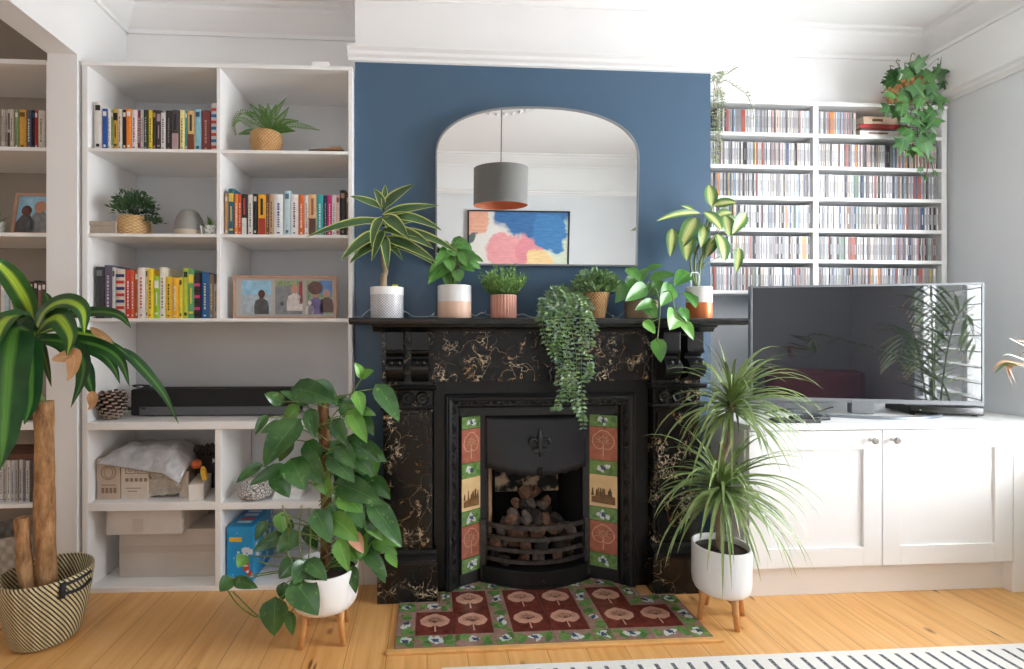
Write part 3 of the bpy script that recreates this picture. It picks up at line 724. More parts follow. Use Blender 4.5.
TM = [T_BROWN, T_RUST, T_PINK, T_PEACH, T_GREEN, T_DKG, T_WHITE, T_NAVY, T_CREAM, T_SEPIA, T_GRND, T_LINE, GROUT]
class Tile:
    """draws a tile's glazed design in its own u,v plane"""
    def __init__(s, mb, o, u, v, n): s.mb, s.o, s.u, s.v, s.n = mb, Vector(o), Vector(u), Vector(v), Vector(n)
    def poly(s, P, m, lift):
        b = s.mb.add([s.o+s.u*p[0]+s.v*p[1]+s.n*lift for p in P]); s.mb.face([b+i for i in range(len(P))], m)
    def slab(s, w, h, m, t=.004):
        b = s.mb.add([s.o+s.u*x+s.v*y+s.n*z for z in (0, t) for (x, y) in ((.0012, .0012), (w-.0012, .0012), (w-.0012, h-.0012), (.0012, h-.0012))])
        for f in ((4,5,6,7), (0,1,5,4), (1,2,6,5), (2,3,7,6), (3,0,4,7)): s.mb.face([b+i for i in f], m)
    def line(s, P, wd, m, lift):
        for i in range(len(P)-1):
            (x0, y0), (x1, y1) = P[i], P[i+1]; d = math.hypot(x1-x0, y1-y0) or 1; nx, ny = -(y1-y0)/d*wd/2, (x1-x0)/d*wd/2
            s.poly([(x0+nx, y0+ny), (x0-nx, y0-ny), (x1-nx*.8, y1-ny*.8), (x1+nx*.8, y1+ny*.8)], m, lift)
    def tree(s, w, h, ground, motif, seed, filled=True):
        r = random.Random(seed); s.slab(w, h, ground); cx, cy, L = w/2, h*.58, .0044; n = 48; P = []
        for i in range(n):
            a = 2*pi*i/n; x = .39*math.cos(a); y = .27*math.sin(a)
            y += .05*max(0, math.sin(a))**10+(.09*math.exp(-(x/.07)**2) if math.sin(a) < 0 else 0)
            k = 1+.02*math.sin(9*a+seed); P.append((cx+x*w*k, cy+y*h*k))
        if filled: s.poly(P, motif, L)
        else: s.line(P+P[:1], .032*w, motif, L)
        s.poly([(cx-.020*w, h*.12), (cx+.024*w, h*.12), (cx+.014*w, cy-.02*h), (cx-.014*w, cy-.02*h)], motif, L+.0003)
        ink = ground if filled else motif
        for i in range(13):
            a = math.radians(-25+230*i/12); l = r.uniform(.72, .9); ex, ey = cx+.36*w*l*math.cos(a), cy+.02*h+.23*h*l*math.sin(a)
            mxx, myy = (cx+ex)/2+r.uniform(-.02, .02)*w, (cy-.05*h+ey)/2+.03*h
            s.line([(cx, cy-.08*h), (mxx, myy), (ex, ey)], .011*w, 11 if i % 2 else ink, L+.0006)
            for q in (-1, 1): s.line([(mxx, myy), (mxx+q*.04*w, myy+.045*h)], .009*w, ink, L+.0006)
    def flower(s, w, h, seed, ground=10):
        r = random.Random(seed); s.slab(w, h, ground); L = .0044; m = min(w, h); long = w > h*1.3; cx, cy = w/2, h/2
        def el(x, y, a, b, q, mm, lift, n=12, wob=.15):
            P = []
            for i in range(n):
                t = 2*pi*i/n; k = 1+wob*math.sin(3*t+q*5); P.append((x+k*(a*math.cos(t)*math.cos(q)-b*math.sin(t)*math.sin(q)), y+k*(a*math.cos(t)*math.sin(q)+b*math.sin(t)*math.cos(q))))
            s.poly([(min(max(p, .003), w-.003), min(max(z, .003), h-.003)) for p, z in P], mm, lift)
        for k in range(8):
            sg = -1 if k % 2 else 1; ox = (sg*r.uniform(.20, .42)*w) if long else sg*r.uniform(.18, .34)*w
            el(cx+ox, cy+r.uniform(-.30, .30)*h, r.uniform(.24, .36)*m, r.uniform(.12, .2)*m, r.uniform(-.8, .8)+(pi/2)*(k % 3 == 0), 4 if k % 3 else 5, L+.0001*k)
        for k in range(5): el(cx+r.uniform(-.20, .20)*m*(1.6 if long else 1), cy+r.uniform(-.2, .2)*m, r.uniform(.16, .24)*m, r.uniform(.10, .15)*m, r.uniform(0, pi), 6, L+.0011+.0001*k)
        el(cx, cy, .17*m, .12*m, r.uniform(0, pi), 7, L+.0018); el(cx+.12*m, cy-.10*m, .09*m, .05*m, r.uniform(0, pi), 7, L+.0019); el(cx-.15*m, cy+.08*m, .07*m, .04*m, r.uniform(0, pi), 7, L+.0019)
        el(cx+.02*m, cy+.01*m, .05*m, .035*m, 0, 5, L+.0023)
    def scene(s, w, h, seed):
        r = random.Random(seed); s.slab(w, h, 8); L = .0044
        s.poly([(.01, h*.12), (w-.01, h*.10), (w-.01, h*.34), (w*.6, h*.40), (.01, h*.30)], 9, L)
        for k in range(12):
            x = r.uniform(.12, .9)*w; hh = r.uniform(.12, .32)*h; y = h*.33
            s.poly([(x-.05*w, y), (x+.05*w, y), (x+.02*w, y+hh), (x-.02*w, y+hh*.9)], 9 if k % 2 else 11, L+.0004)
for sd, (xa, ya, xb, yb) in enumerate(((.157, -.0885, GL-.003, -.0285), (.889, -.0885, GRr+.003, -.0285))):
    if sd == 0: o = Vector((xa, ya, 0)); u = Vector((xb-xa, yb-ya, 0))
    else: o = Vector((xb, yb, 0)); u = Vector((xa-xb, ya-yb, 0))
    w = u.length; u.normalize(); n = u.cross(Vector((0, 0, 1)))
    z = .070
    for k, (kind, h) in enumerate((('f', .066), ('t', .150), ('f', .068), ('s', .152), ('f', .068), ('t', .158), ('f', .058))):
        mb = MB(); T = Tile(mb, o+Vector((0, 0, z)), u, (0, 0, 1), n)
        if kind == 'f': T.flower(w, h, 50+k+sd*9, 4)
        elif kind == 't': T.tree(w, h, 1, 3, 1+3*k, False)
        else: T.scene(w, h, 5+sd)
        part({'f': 'flower_tile', 't': 'tree_tile', 's': 'landscape_tile'}[kind], mb, TM, ci)
        z += h
# hood plate with a scalloped lower edge, bowed forward
mb = MB(); N = 40; HX0, HX1 = .275, .755; zt = .79
rowv = []
for j in range(9):
    r_ = []
    for i in range(N+1):
        u = i/N; x = HX0+(HX1-HX0)*u
        e_ = abs(2*u-1)
        zb_ = .535-.03*(1-e_**2.2)+.010*abs(math.sin(u*pi*9))+(.03 if .3 < e_ < .36 else 0)*0
        z = zt+(zb_-zt)*j/8
        y = -.028-.05*math.sin(pi*u)*(j/8)**1.3
        r_.append((x, y, z))
    rowv.append(r_)
b = mb.add([p for r_ in rowv for p in r_])
for j in range(8):
    for i in range(N): a = b+j*(N+1)+i; mb.face((a, a+1, a+N+2, a+N+1), 0, None, True)
hd = part('hood', mb, mat('hood_black', C(36, 37, 40), .36, .2, var=.1, vs=25), ci)
sol = hd.modifiers.new('thick', 'SOLIDIFY'); sol.thickness = .008; sol.offset = 0
mb = MB(); cx, cz = .528, .655
def fl(pts, r): mb.tube(spline([Vector((cx+x*1.2, -.062, cz+z*1.2)) for x, z in pts], 10), [q*1.1 for q in r], 6)
fl([(0, -.05), (0, -.01), (0, .03), (0, .062)], [.004, .006, .009, .011, .013, .013, .011, .008, .005, .001])
for q in (-1, 1): fl([(q*.004, -.012), (q*.012, .012), (q*.028, .022), (q*.040, .008), (q*.034, -.004)], [.004, .005, .006, .007, .008, .008, .007, .006, .004, .003])
for q in (-1, 1): fl([(q*.003, -.02), (q*.010, -.035), (q*.022, -.034)], [.004]*6+[.003]*4)
mb.box(cx-.032, cx+.032, -.074, -.056, cz-.028, cz-.016)
part('fleur_de_lis', mb, mat('polished_iron', C(52, 53, 56), .28, .4), hd)
mb = MB()
for i in range(14):
    a = 2*pi*i/14; mb.tube([Vector((cx+.018*math.cos(a), -.078, .532+.018*math.sin(a))), Vector((cx+.006*math.cos(a), -.086, .532+.006*math.sin(a)))], [.004, .003], 5)
mb.lathe([(0, .012), (.008, .010), (.02, .002), (.022, 0)], (cx, -.072, .532), 14, mx=Matrix.Rotation(pi/2, 3, 'X'))
part('shell_ornament', mb, IRON, hd)
mb = MB()
for x0, x1 in ((GL-.002, .283), (.742, GRr+.004)): mb.box(x0, x1, -.03, .02, .03, .795)
mb.box(GL, GRr, -.03, .0, .785, .80)
part('opening_frame', mb, IRON, ci, .002)
# firebox
def m_fireback():
    t = NT('sooty_fireclay'); o = t.obj(); z = t.xyz(o)
    n = t.noise(o, 9, 5, .6); f = t.mapr(n, .47, .55)
    return t.bs(Base_Color=t.mix(f, C(170, 150, 124), C(16, 15, 15)), Roughness=.9)
FB = m_fireback()
mb = MB(); b = mb.add([(.285, -.02, .02), (.74, -.02, .02), (.68, .20, .02), (.345, .20, .02), (.285, -.02, .62), (.74, -.02, .62), (.68, .20, .62), (.345, .20, .62)])
mb.face((b+3, b+2, b+6, b+7), 0); mb.face((b, b+3, b+7, b+4), 1); mb.face((b+2, b+1, b+5, b+6), 1); mb.face((b, b+1, b+2, b+3), 1); mb.face((b+4, b+7, b+6, b+5), 1)
part('firebox', mb, [DARKIN, DARKIN], ci)
part('fireback', MB().prism([(.17, .36), (.10, .385), (.13, .60), (.19, .60)], 'x', .34, .66), FB, ci, label='sooty beige fireclay back plate')
part('fireclay_edge', MB().prism([(.288, .02), (.300, .02), (.318, .06), (.306, .06)], 'z', .20, .56), mat('fireclay', C(186, 150, 112), .9, var=.15, vs=30), ci, label='pale fireclay brick edge')
# fire basket
def bow(u, a=.085): return -.018-a*math.sin(pi*u)**.8
for k, z in enumerate((.276, .222, .168, .118)):
    pts = [Vector((.258+.508*u, bow(u), z)) for u in [i/20 for i in range(21)]]
    mb = MB(); n_ = len(pts)
    for i in range(n_-1):
        a, c = pts[i], pts[i+1]; q = Vector((0, .012, 0)); h = Vector((0, 0, .0085+.0015*(k == 0)))
        bb = mb.add([a-h, c-h, c+q-h, a+q-h, a+h, c+h, c+q+h, a+q+h])
        for f in ((0,3,2,1),(4,5,6,7),(0,1,5,4),(2,3,7,6)): mb.face([bb+j for j in f])
    part('grate_bar', mb, IRONW, ci)
for x in (.262, .762): part('bar_post', B(x-.013, x+.013, -.04, -.012, .03, .30), IRONW, ci, .002)
prof = [Vector((.25+.524*u, bow(u, .092)-.012, 0)) for u in [i/24 for i in range(25)]]
mb = MB(); poly = [(p.x, p.y) for p in prof]+[(GRr+.004, .0), (GL-.004, .0)]
mb.prism(poly, 'z', .001, .084); mb.prism([(x, y-.006) for x, y in poly[:25]]+poly[25:], 'z', .001, .016); mb.prism([(x, y-.004) for x, y in poly[:25]]+poly[25:], 'z', .078, .088)
ash = part('ash_front', mb, IRON, ci, .001)
part('ash_knob', MB().lathe([(0, .024), (.007, .023), (.010, .018), (.009, .012), (.005, .008), (.005, 0)], (.528, bow(.53, .092)-.010, .045), 14, mx=Matrix.Rotation(pi/2, 3, 'X')), IRON, ash)
for v in bpy.data.objects['ash_knob'].data.vertices: pass
# coals
COALS = [mat('coal_ash', C(104, 94, 88), .9, var=.45, vs=40), mat('coal_dark', C(48, 42, 40), .85, var=.5, vs=40), mat('coal_brown', C(112, 82, 64), .9, var=.45, vs=40)]
r = random.Random(11); lumps = []
for (n_, z, hw, y0, y1) in ((10, .11, .20, -.05, .10), (10, .165, .19, -.05, .10), (11, .225, .18, -.035, .10), (8, .285, .13, .0, .10), (5, .335, .09, .03, .10), (3, .385, .05, .05, .09)):
    for i in range(n_):
        x = .515+hw*(-1+2*(i+.5)/n_)+r.uniform(-.01, .01); y = r.uniform(y0, y1); s = r.uniform(.034, .052)
        bm = bmesh.new(); bmesh.ops.create_icosphere(bm, subdivisions=2, radius=s)
        dirs = [(Vector((r.uniform(-1, 1), r.uniform(-1, 1), r.uniform(-1, 1))).normalized(), r.uniform(.40, .78)) for _ in range(10)]
        for v in bm.verts:
            for d, k in dirs:
                e = v.co.dot(d)-s*k
                if e > 0: v.co -= d*e
            v.co *= 1+r.uniform(-.05, .05); v.co.z *= .85
        me = bpy.data.meshes.new('coal_lump'); bm.to_mesh(me); bm.free(); me.materials.append(r.choice(COALS))
        o = linkobj('coal_lump', me); o.location = (x, y, z); o.rotation_euler = (r.uniform(0, 3), r.uniform(0, 3), r.uniform(0, 3))
        tag(o, 'ashy coal lump heaped in the black fire grate', 'coal', 'coal lumps in the grate')

# ------------------------------------------------------------------ tiled hearth
he = thing('tiled_hearth', 'tiled hearth of brown tree tiles and green flower borders before the fireplace', 'hearth', (.5, -.3, 0))
mb = B(-.122, 1.106, -.505, -.19, 0, .006, 12); mb.box(.09, .955, -.19, -.03, 0, .006, 12)
part('base_slab', mb, TM, he)
part('edge_trim', B(-.15, 1.13, -.530, -.506, 0, .012), mat('hearth_trim', C(224, 172, 106), .4, var=.1, vs=25), he, .003)
b_, t_ = .075, .1535
xs = [-.120]
for k in (b_, t_, t_, b_, t_, t_, b_, t_, t_, b_): xs.append(xs[-1]+k)
def htile(x0, x1, y0, y1, kind, seed):
    mb = MB(); T = Tile(mb, (x0, y0, .006), (1, 0, 0), (0, 1, 0), (0, 0, 1))
    if kind == 't': T.tree(x1-x0, y1-y0, 0, 2, seed)
    elif (y1-y0) > (x1-x0)*1.3:
        T = Tile(mb, (x1, y0, .006), (0, 1, 0), (-1, 0, 0), (0, 0, 1)); T.flower(y1-y0, x1-x0, seed)
    else: T.flower(x1-x0, y1-y0, seed)
    part('tree_tile' if kind == 't' else 'flower_tile', mb, TM, he)
y = -.504; sd = 1
def hrow(y0, h, cols, kinds):
    global sd
    for c, k in zip(cols, kinds):
        sd += 1; htile(xs[c], xs[c+1], y0, y0+h, k, sd)
hrow(-.504, b_, range(10), 'ffffffffff')
hrow(-.504+b_, t_, range(10), 'fttfttfttf')
y2 = -.504+b_+t_
hrow(y2, .074, (0, 1), 'ff'); hrow(y2, .074, (8, 9), 'ff')
hrow(y2, t_, range(2, 8), 'tfttft')
htile(xs[1]+.1, xs[2], y2+.074, y2+t_, 'f', 77); htile(xs[8], xs[8]+.06, y2+.074, y2+t_, 'f', 78)
y3 = y2+t_
hrow(y3, .074, range(2, 8), 'ffffff')
# ------------------------------------------------------------------ plant materials
def leafmat(name, dark, light, stripe=None, sw=(.2, .45), rough=.33, mottle=None, back=0.0, edge=None):
    """leaf: UV u across, v along; optional stripe colour down the middle, pale margins, mottling"""
    t = NT(name); u, v, _ = t.xyz(t.uv()); o = t.obj()
    e = t.math('ABSOLUTE', t.math('SUBTRACT', u, .5))          # 0 midrib .. .5 margin
    e = t.math('ADD', e, t.math('MULTIPLY', t.math('SUBTRACT', t.noise(t.comb(t.math('MULTIPLY', u, 6.0), v, 0), 7, 2), .5), .10))
    n = t.noise(o, 14, 3)
    col = t.mix(t.mapr(n, .3, .7), dark, light)
    if stripe is not None: col = t.mix(t.mapr(e, sw[0], sw[1], 1, 0), col, stripe)
    if edge is not None: col = t.mix(t.mapr(e, .36, .43), col, edge)
    if mottle is not None: col = t.mix(t.mapr(t.noise(o, 45, 3, dist=.6), .62, .72, 0, .7), col, mottle)
    rib = t.math('LESS_THAN', t.math('ABSOLUTE', t.math('SUBTRACT', u, .5)), .018)
    col = t.mix(t.math('MULTIPLY', rib, .5), col, tuple(min(1, c*1.8) for c in light[:3])+(1,))
    return t.bs(Base_Color=col, Roughness=rough, Specular_IOR_Level=.5, Subsurface_Weight=0.0)
L_CORN = leafmat('corn_plant_leaf', C(34, 78, 34), C(48, 98, 42), C(168, 200, 62), (.07, .22))
L_CORN2 = leafmat('corn_plant_leaf_dark', C(28, 66, 34), C(42, 88, 44), C(92, 140, 56), (.03, .16))
L_POTH = leafmat('pothos_leaf', C(42, 82, 40), C(72, 114, 58), rough=.22, mottle=C(116, 150, 86))
L_POTHY = leafmat('pothos_leaf_young', C(84, 140, 56), C(116, 168, 72), rough=.28)
L_PHIL = leafmat('philodendron_leaf', C(54, 112, 42), C(88, 146, 58), rough=.28)
L_LEMON = leafmat('lemon_dracaena_leaf', C(54, 84, 50), C(72, 104, 58), edge=C(190, 196, 112), rough=.35)
L_DIEF = leafmat('dumbcane_leaf', C(60, 104, 48), C(84, 128, 60), C(206, 212, 136), (.06, .30), rough=.35)
L_CREAM = leafmat('broad_green_leaf', C(70, 122, 56), C(100, 152, 72), rough=.3)
L_MARG = leafmat('dragon_tree_leaf', C(98, 124, 66), C(150, 170, 110), rough=.24)
L_BUSH = leafmat('small_bush_leaf', C(36, 64, 40), C(66, 100, 56), rough=.45)
L_BUSH2 = leafmat('pale_bush_leaf', C(72, 108, 60), C(116, 148, 88), rough=.45)
L_TRAIL = leafmat('trailing_leaf', C(58, 84, 62), C(112, 138, 110), rough=.4)
L_GRASS = leafmat('grass_leaf', C(76, 116, 50), C(118, 156, 76), rough=.45)
L_FERN = leafmat('fern_leaf', C(70, 110, 44), C(106, 146, 62), rough=.45)
L_IVY = leafmat('ivy_leaf', C(44, 86, 46), C(82, 128, 66), rough=.4)
L_PALE = leafmat('pale_trailing_leaf', C(118, 136, 104), C(176, 186, 140), rough=.5)
L_TIP = leafmat('dry_leaf', C(180, 128, 84), C(214, 170, 124), rough=.6)
STEM = mat('green_stem', C(110, 130, 66), .45, var=.15, vs=40)
BSTEM = mat('brown_stem', C(112, 88, 62), .7, var=.25, vs=60)
def m_bark(name, a, b):
    t = NT(name); x, y, z = t.xyz(t.obj()); o = t.comb(x, y, t.math('MULTIPLY', z, .35))
    n = t.noise(o, 38, 5, .6); col = t.ramp(n, [(.3, a), (.55, b), (.75, C(206, 168, 122))])
    return t.bs(Base_Color=col, Roughness=.85, Normal=t.bump(n, .8, .012))
BARK = m_bark('cane_bark', C(112, 78, 50), C(176, 132, 88)); BARK2 = m_bark('thin_bark', C(120, 104, 84), C(168, 150, 122))
def m_weave(name, ca_, cb_, nu, nv, amt=1.0):
    t = NT(name); u, v, _ = t.xyz(t.uv())
    a = t.math('MULTIPLY', u, nu); b = t.math('MULTIPLY', v, nv)
    s = t.math('MULTIPLY', t.math('SINE', t.math('MULTIPLY', a, 2*pi)), t.math('SINE', t.math('MULTIPLY', b, 2*pi)))
    f = t.mapr(s, -.5, .6); n = t.noise(t.obj(), 50, 2)
    return t.bs(Base_Color=t.mix(t.math('MULTIPLY', t.math('ADD', f, t.math('MULTIPLY', n, .6)), .62), ca_, cb_), Roughness=.75, Normal=t.bump(f, .7*amt, .006))
WICK = m_weave('honey_wicker', C(170, 122, 72), C(220, 178, 124), 30, 17)
WICK2 = m_weave('water_hyacinth', C(186, 142, 92), C(226, 190, 138), 14, 15)

def pot(t, prof, c, m, n=40, mats=None, name='pot', soil=None, ms=None):
    p = part(name, MB().lathe(prof, c, n, mats=mats), ms or m, t)
    if soil: part('soil', MB().lathe([(0, soil[1]+.004), (soil[0]*.5, soil[1]+.006), (soil[0], soil[1])], c, 24), SOIL, t)
    return p
def potprof(rb, rt, h, th=.006, lip=.0):
    return [(0, 0), (rb*.94, 0), (rb, h*.03), (rt, h*.97), (rt+lip, h), (rt-th*.5, h), (rt-th, h*.97), (rb-th, h*.35), (0, h*.3)]

def px_leaf(mb, ox, oy, s, bx, by, tx, ty, wpx, Yb, Yt, prof, m=0, arch=.18, n=9, fold=.2, back=0.0, face=None, jig=.35, wave=0.0):
    """leaf from base to tip; its length and width measured on the photograph, its depth given"""
    a = at(ox+bx/s, oy+by/s, Yb); c = at(ox+tx/s, oy+ty/s, Yt)
    L = (c-a).length; W = wpx/s*depth((a+c)/2)/FPX
    f = face or Vector((R.uniform(-jig, jig), -1, R.uniform(.25, .7)))
    mid = (a+c)/2+Vector((0, -.35, .75))*L*arch
    mb.strip(bez(a, mid*1.0, c, n), W, prof, f, fold, m, 4, back, wave)
    return a, c
def petiole(mb, a, b, r=.0022, sag=.03, n=8):
    a = Vector(a); b = Vector(b); mid = (a+b)/2+Vector((0, 0, -sag)); mb.tube(bez(a, mid, b, n), r, 5)

# ------------------------------------------------------------------ corn plant in the striped basket, left
T1 = Vector((-1.468, -.34, 0))
t = thing('corn_plant', 'tall corn plant with striped arching leaves on thick canes in a woven basket', 'plant', T1)
def m_basket():
    q = NT('striped_basket'); u, v, _ = q.xyz(q.uv())
    vb = q.math('FLOOR', q.math('MULTIPLY', v, 34.0)); ub = q.math('FLOOR', q.math('MULTIPLY', u, 150.0))
    d = q.math('FRACT', q.math('ADD', q.math('MULTIPLY', u, 64.0), q.math('MULTIPLY', v, 34.0)))
    k = q.math('LESS_THAN', d, .40)
    bu = q.math('MULTIPLY', q.math('SINE', q.math('MULTIPLY', v, 2*pi*34)), q.math('SINE', q.math('MULTIPLY', u, 2*pi*80)))
    return q.bs(Base_Color=q.mix(k, C(214, 200, 158), C(48, 40, 36)), Roughness=.7, Normal=q.bump(bu, .5, .005))
BK = m_basket()
prof = [(0, .004), (.090, .003), (.104, .010), (.112, .03), (.128, .10), (.142, .18), (.149, .235), (.151, .252), (.148, .262), (.142, .262), (.140, .25), (.132, .18), (.118, .10), (.102, .03), (0, .02)]
tl = Matrix.Rotation(math.radians(2), 3, 'Y')
part('basket', MB().lathe(prof, T1, 64), BK, t)
part('soil', MB().lathe([(0, .165), (.06, .168), (.13, .16)], T1, 24), SOIL, t)
HB = mat('basket_handle', C(36, 36, 44), .7)
for a0 in (math.radians(-14), math.radians(166)):
    mb = MB()
    for k, z in enumerate((.215, .245)):
        mb.tube([T1+Vector((.153*math.cos(a0+da), .153*math.sin(a0+da), z-.01*(1-(da/.36)**2)*(1-k))) for da in [-.36+.72*i/12 for i in range(13)]], .006, 8)
    mb.tube([T1+Vector((.153*math.cos(a0-.4), .153*math.sin(a0-.4), .20)), T1+Vector((.154*math.cos(a0-.38), .154*math.sin(a0-.38), .255))], .010, 8)
    part('handle', mb, HB, t)
def cane(path, rs, name, m):
    n = 18; P = spline(path, n); r = random.Random(4)
    rr = [rs[0]+(rs[1]-rs[0])*i/(n-1)+r.uniform(-.002, .002) for i in range(n)]
    return part(name, MB().tube(P, rr, 14), m, t)
cane([(-1.468, -.335, .15), (-1.475, -.34, .45), (-1.472, -.345, .70), (-1.478, -.34, .915)], [.036, .031], 'trunk', BARK)
cane([(-1.512, -.365, .15), (-1.528, -.37, .33), (-1.536, -.37, .478)], [.026, .023], 'trunk', BARK)
SX, SY, SZ = -1.50, -.385, 1.16
mb = MB(); mb.tube(spline([(-1.476, -.34, .89), (-1.488, -.375, 1.0), (SX, SY, SZ)], 12), [.012]*12, 8)
part('shoot', mb, STEM, t)
mb = MB()
def corn(P, W, Ys, m=0, pr=P_drac, face=None, fold=.15, s=2.911, oy=250, wave=.02):
    k = len(P); pts = [at(x/s, oy+y/s, Ys[0]+(Ys[1]-Ys[0])*i/(k-1)) for i, (x, y) in enumerate(P)]
    mb.strip(spline(pts, 22), W/s*depth(pts[k//2])/FPX, pr, face or Vector((R.uniform(-.2, .2), -1, .6)), fold, m, 6, 0, wave)
corn([(100, 250), (85, 170), (45, 95), (0, 45), (-40, 25)], 64, (-.38, -.55), 0)
corn([(95, 240), (75, 190), (50, 130), (30, 90)], 40, (-.37, -.34), 0)
corn([(100, 240), (135, 175), (190, 150), (240, 175), (246, 250)], 62, (-.40, -.56), 0, face=Vector((.3, -1, .7)))
corn([(105, 240), (190, 192), (290, 180), (350, 192), (382, 228)], 36, (-.38, -.45), 1)
corn([(105, 245), (140, 205), (175, 200), (205, 250), (195, 310)], 70, (-.42, -.60), 0)
corn([(95, 240), (40, 195), (5, 220), (-15, 290)], 80, (-.42, -.62), 0)
corn([(95, 245), (50, 230), (30, 300), (20, 420), (10, 560), (0, 640)], 118, (-.44, -.70), 1, face=Vector((.3, -1, .25)), wave=.05)
corn([(100, 250), (85, 260), (90, 340), (90, 440), (70, 510)], 62, (-.42, -.58), 1, face=Vector((.5, -1, .2)))
corn([(110, 245), (170, 225), (220, 240), (300, 255), (335, 275)], 34, (-.36, -.36), 0)
corn([(110, 250), (200, 262), (290, 280), (350, 320), (378, 400)], 44, (-.39, -.46), 1)
corn([(330, 282), (380, 310), (430, 360), (480, 425), (521, 508)], 30, (-.30, -.24), 1, pr=P_lance)
corn([(110, 262), (180, 255), (270, 258), (345, 286), (400, 330)], 26, (-.36, -.30), 1)
corn([(105, 260), (190, 270), (240, 320), (238, 380), (206, 460)], 50, (-.40, -.52), 1)
corn([(108, 258), (185, 280), (245, 340), (262, 390), (276, 432)], 44, (-.37, -.42), 1)
corn([(108, 256), (210, 275), (290, 300), (330, 340), (350, 392)], 34, (-.36, -.36), 1)
corn([(104, 250), (125, 200), (140, 150), (128, 120)], 34, (-.36, -.30), 1)
corn([(100, 252), (60, 240), (10, 200), (-50, 180)], 40, (-.36, -.30), 1)
corn([(100, 255), (40, 260), (-20, 330), (-50, 450)], 70, (-.40, -.50), 1)
corn([(104, 258), (120, 270), (135, 330), (150, 400)], 36, (-.33, -.24), 1)
corn([(100, 258), (70, 280), (50, 350), (40, 440)], 50, (-.34, -.26), 1)
part('foliage', mb, [L_CORN, L_CORN2], t)
for P, W, Ys, pr in (([(150, 318), (190, 310), (215, 310), (212, 350), (196, 382)], 46, (-.575, -.61), P_oval), ([(262, 412), (270, 430), (268, 452), (256, 466)], 30, (-.42, -.43), P_lance), ([(262, 225), (290, 245), (315, 262), (328, 278)], 22, (-.385, -.39), P_lance)):
    mb = MB(); corn(P, W, Ys, 0, pr=pr); part('dry_leaf_end', mb, L_TIP, t, label='brown dried leaf end')

# ------------------------------------------------------------------ pots on wooden legs
def stand_pot(cx, cy, R_, z0, h, name, label, rot=0.0):
    t = thing(name, label, 'plant', (cx, cy, 0)); c = Vector((cx, cy, z0))
    prof = [(0, 0), (R_*.78, 0), (R_*.90, .008), (R_*.97, .025), (R_, .05), (R_, h-.004), (R_-.002, h), (R_-.007, h), (R_-.008, h-.004), (R_-.008, h-.03), (0, h-.032)]
    part('pot', MB().lathe(prof, c, 56), WCER, t)
    part('soil', MB().lathe([(0, h-.022), (R_*.5, h-.02), (R_-.009, h-.026)], c, 24), SOIL, t)
    for k in range(4):
        a = rot+k*pi/2; d = Vector((math.cos(a), math.sin(a), 0)); p0 = Vector((cx, cy, 0))+d*(R_*.80)
        part('leg', MB().tube([p0+d*.006, p0, p0-d*.006+Vector((0, 0, z0+.02)), p0-d*.006+Vector((0, 0, z0+.045))] if False else [p0+d*.008, p0-d*.004+Vector((0, 0, z0*.6)), p0-d*.008+Vector((0, 0, z0+.012))], [.0095, .0125, .0145], 12), PINE, t)
    mb = MB()
    for k in range(2):
        a = rot+k*pi/2; d = Vector((math.cos(a), math.sin(a), 0)); s = Vector((-d.y, d.x, 0))*.009
        p, q = Vector((cx, cy, z0-.022))-d*(R_*.78), Vector((cx, cy, z0-.022))+d*(R_*.78); h_ = Vector((0, 0, .018))
        b = mb.add([p-s, q-s, q+s, p+s, p-s+h_, q-s+h_, q+s+h_, p+s+h_])
        for f in ((0,3,2,1),(4,5,6,7),(0,1,5,4),(1,2,6,5),(2,3,7,6),(3,0,4,7)): mb.face([b+i for i in f])
    part('stand_cross', mb, PINE, t)
    return t
PTC = Vector((-.398, -.385, 0))
t = stand_pot(PTC.x, PTC.y, .128, .125, .150, 'pothos_plant', 'big climbing pothos on a moss pole in a white pot on wooden legs', rot=math.radians(-41))
mb = MB().tube([PTC+Vector((0, .01, .24)), PTC+Vector((.003, .012, .5)), PTC+Vector((-.012, .012, .955))], .021, 12)
part('moss_pole', mb, m_bark('moss_pole', C(88, 56, 34), C(132, 88, 54)), t)
def zs(ox, oy, s): return lambda rows_: [(ox, oy, s)+r for r in rows_]
A5 = zs(230, 350, 4.461); A6 = zs(210, 490, 3.933)
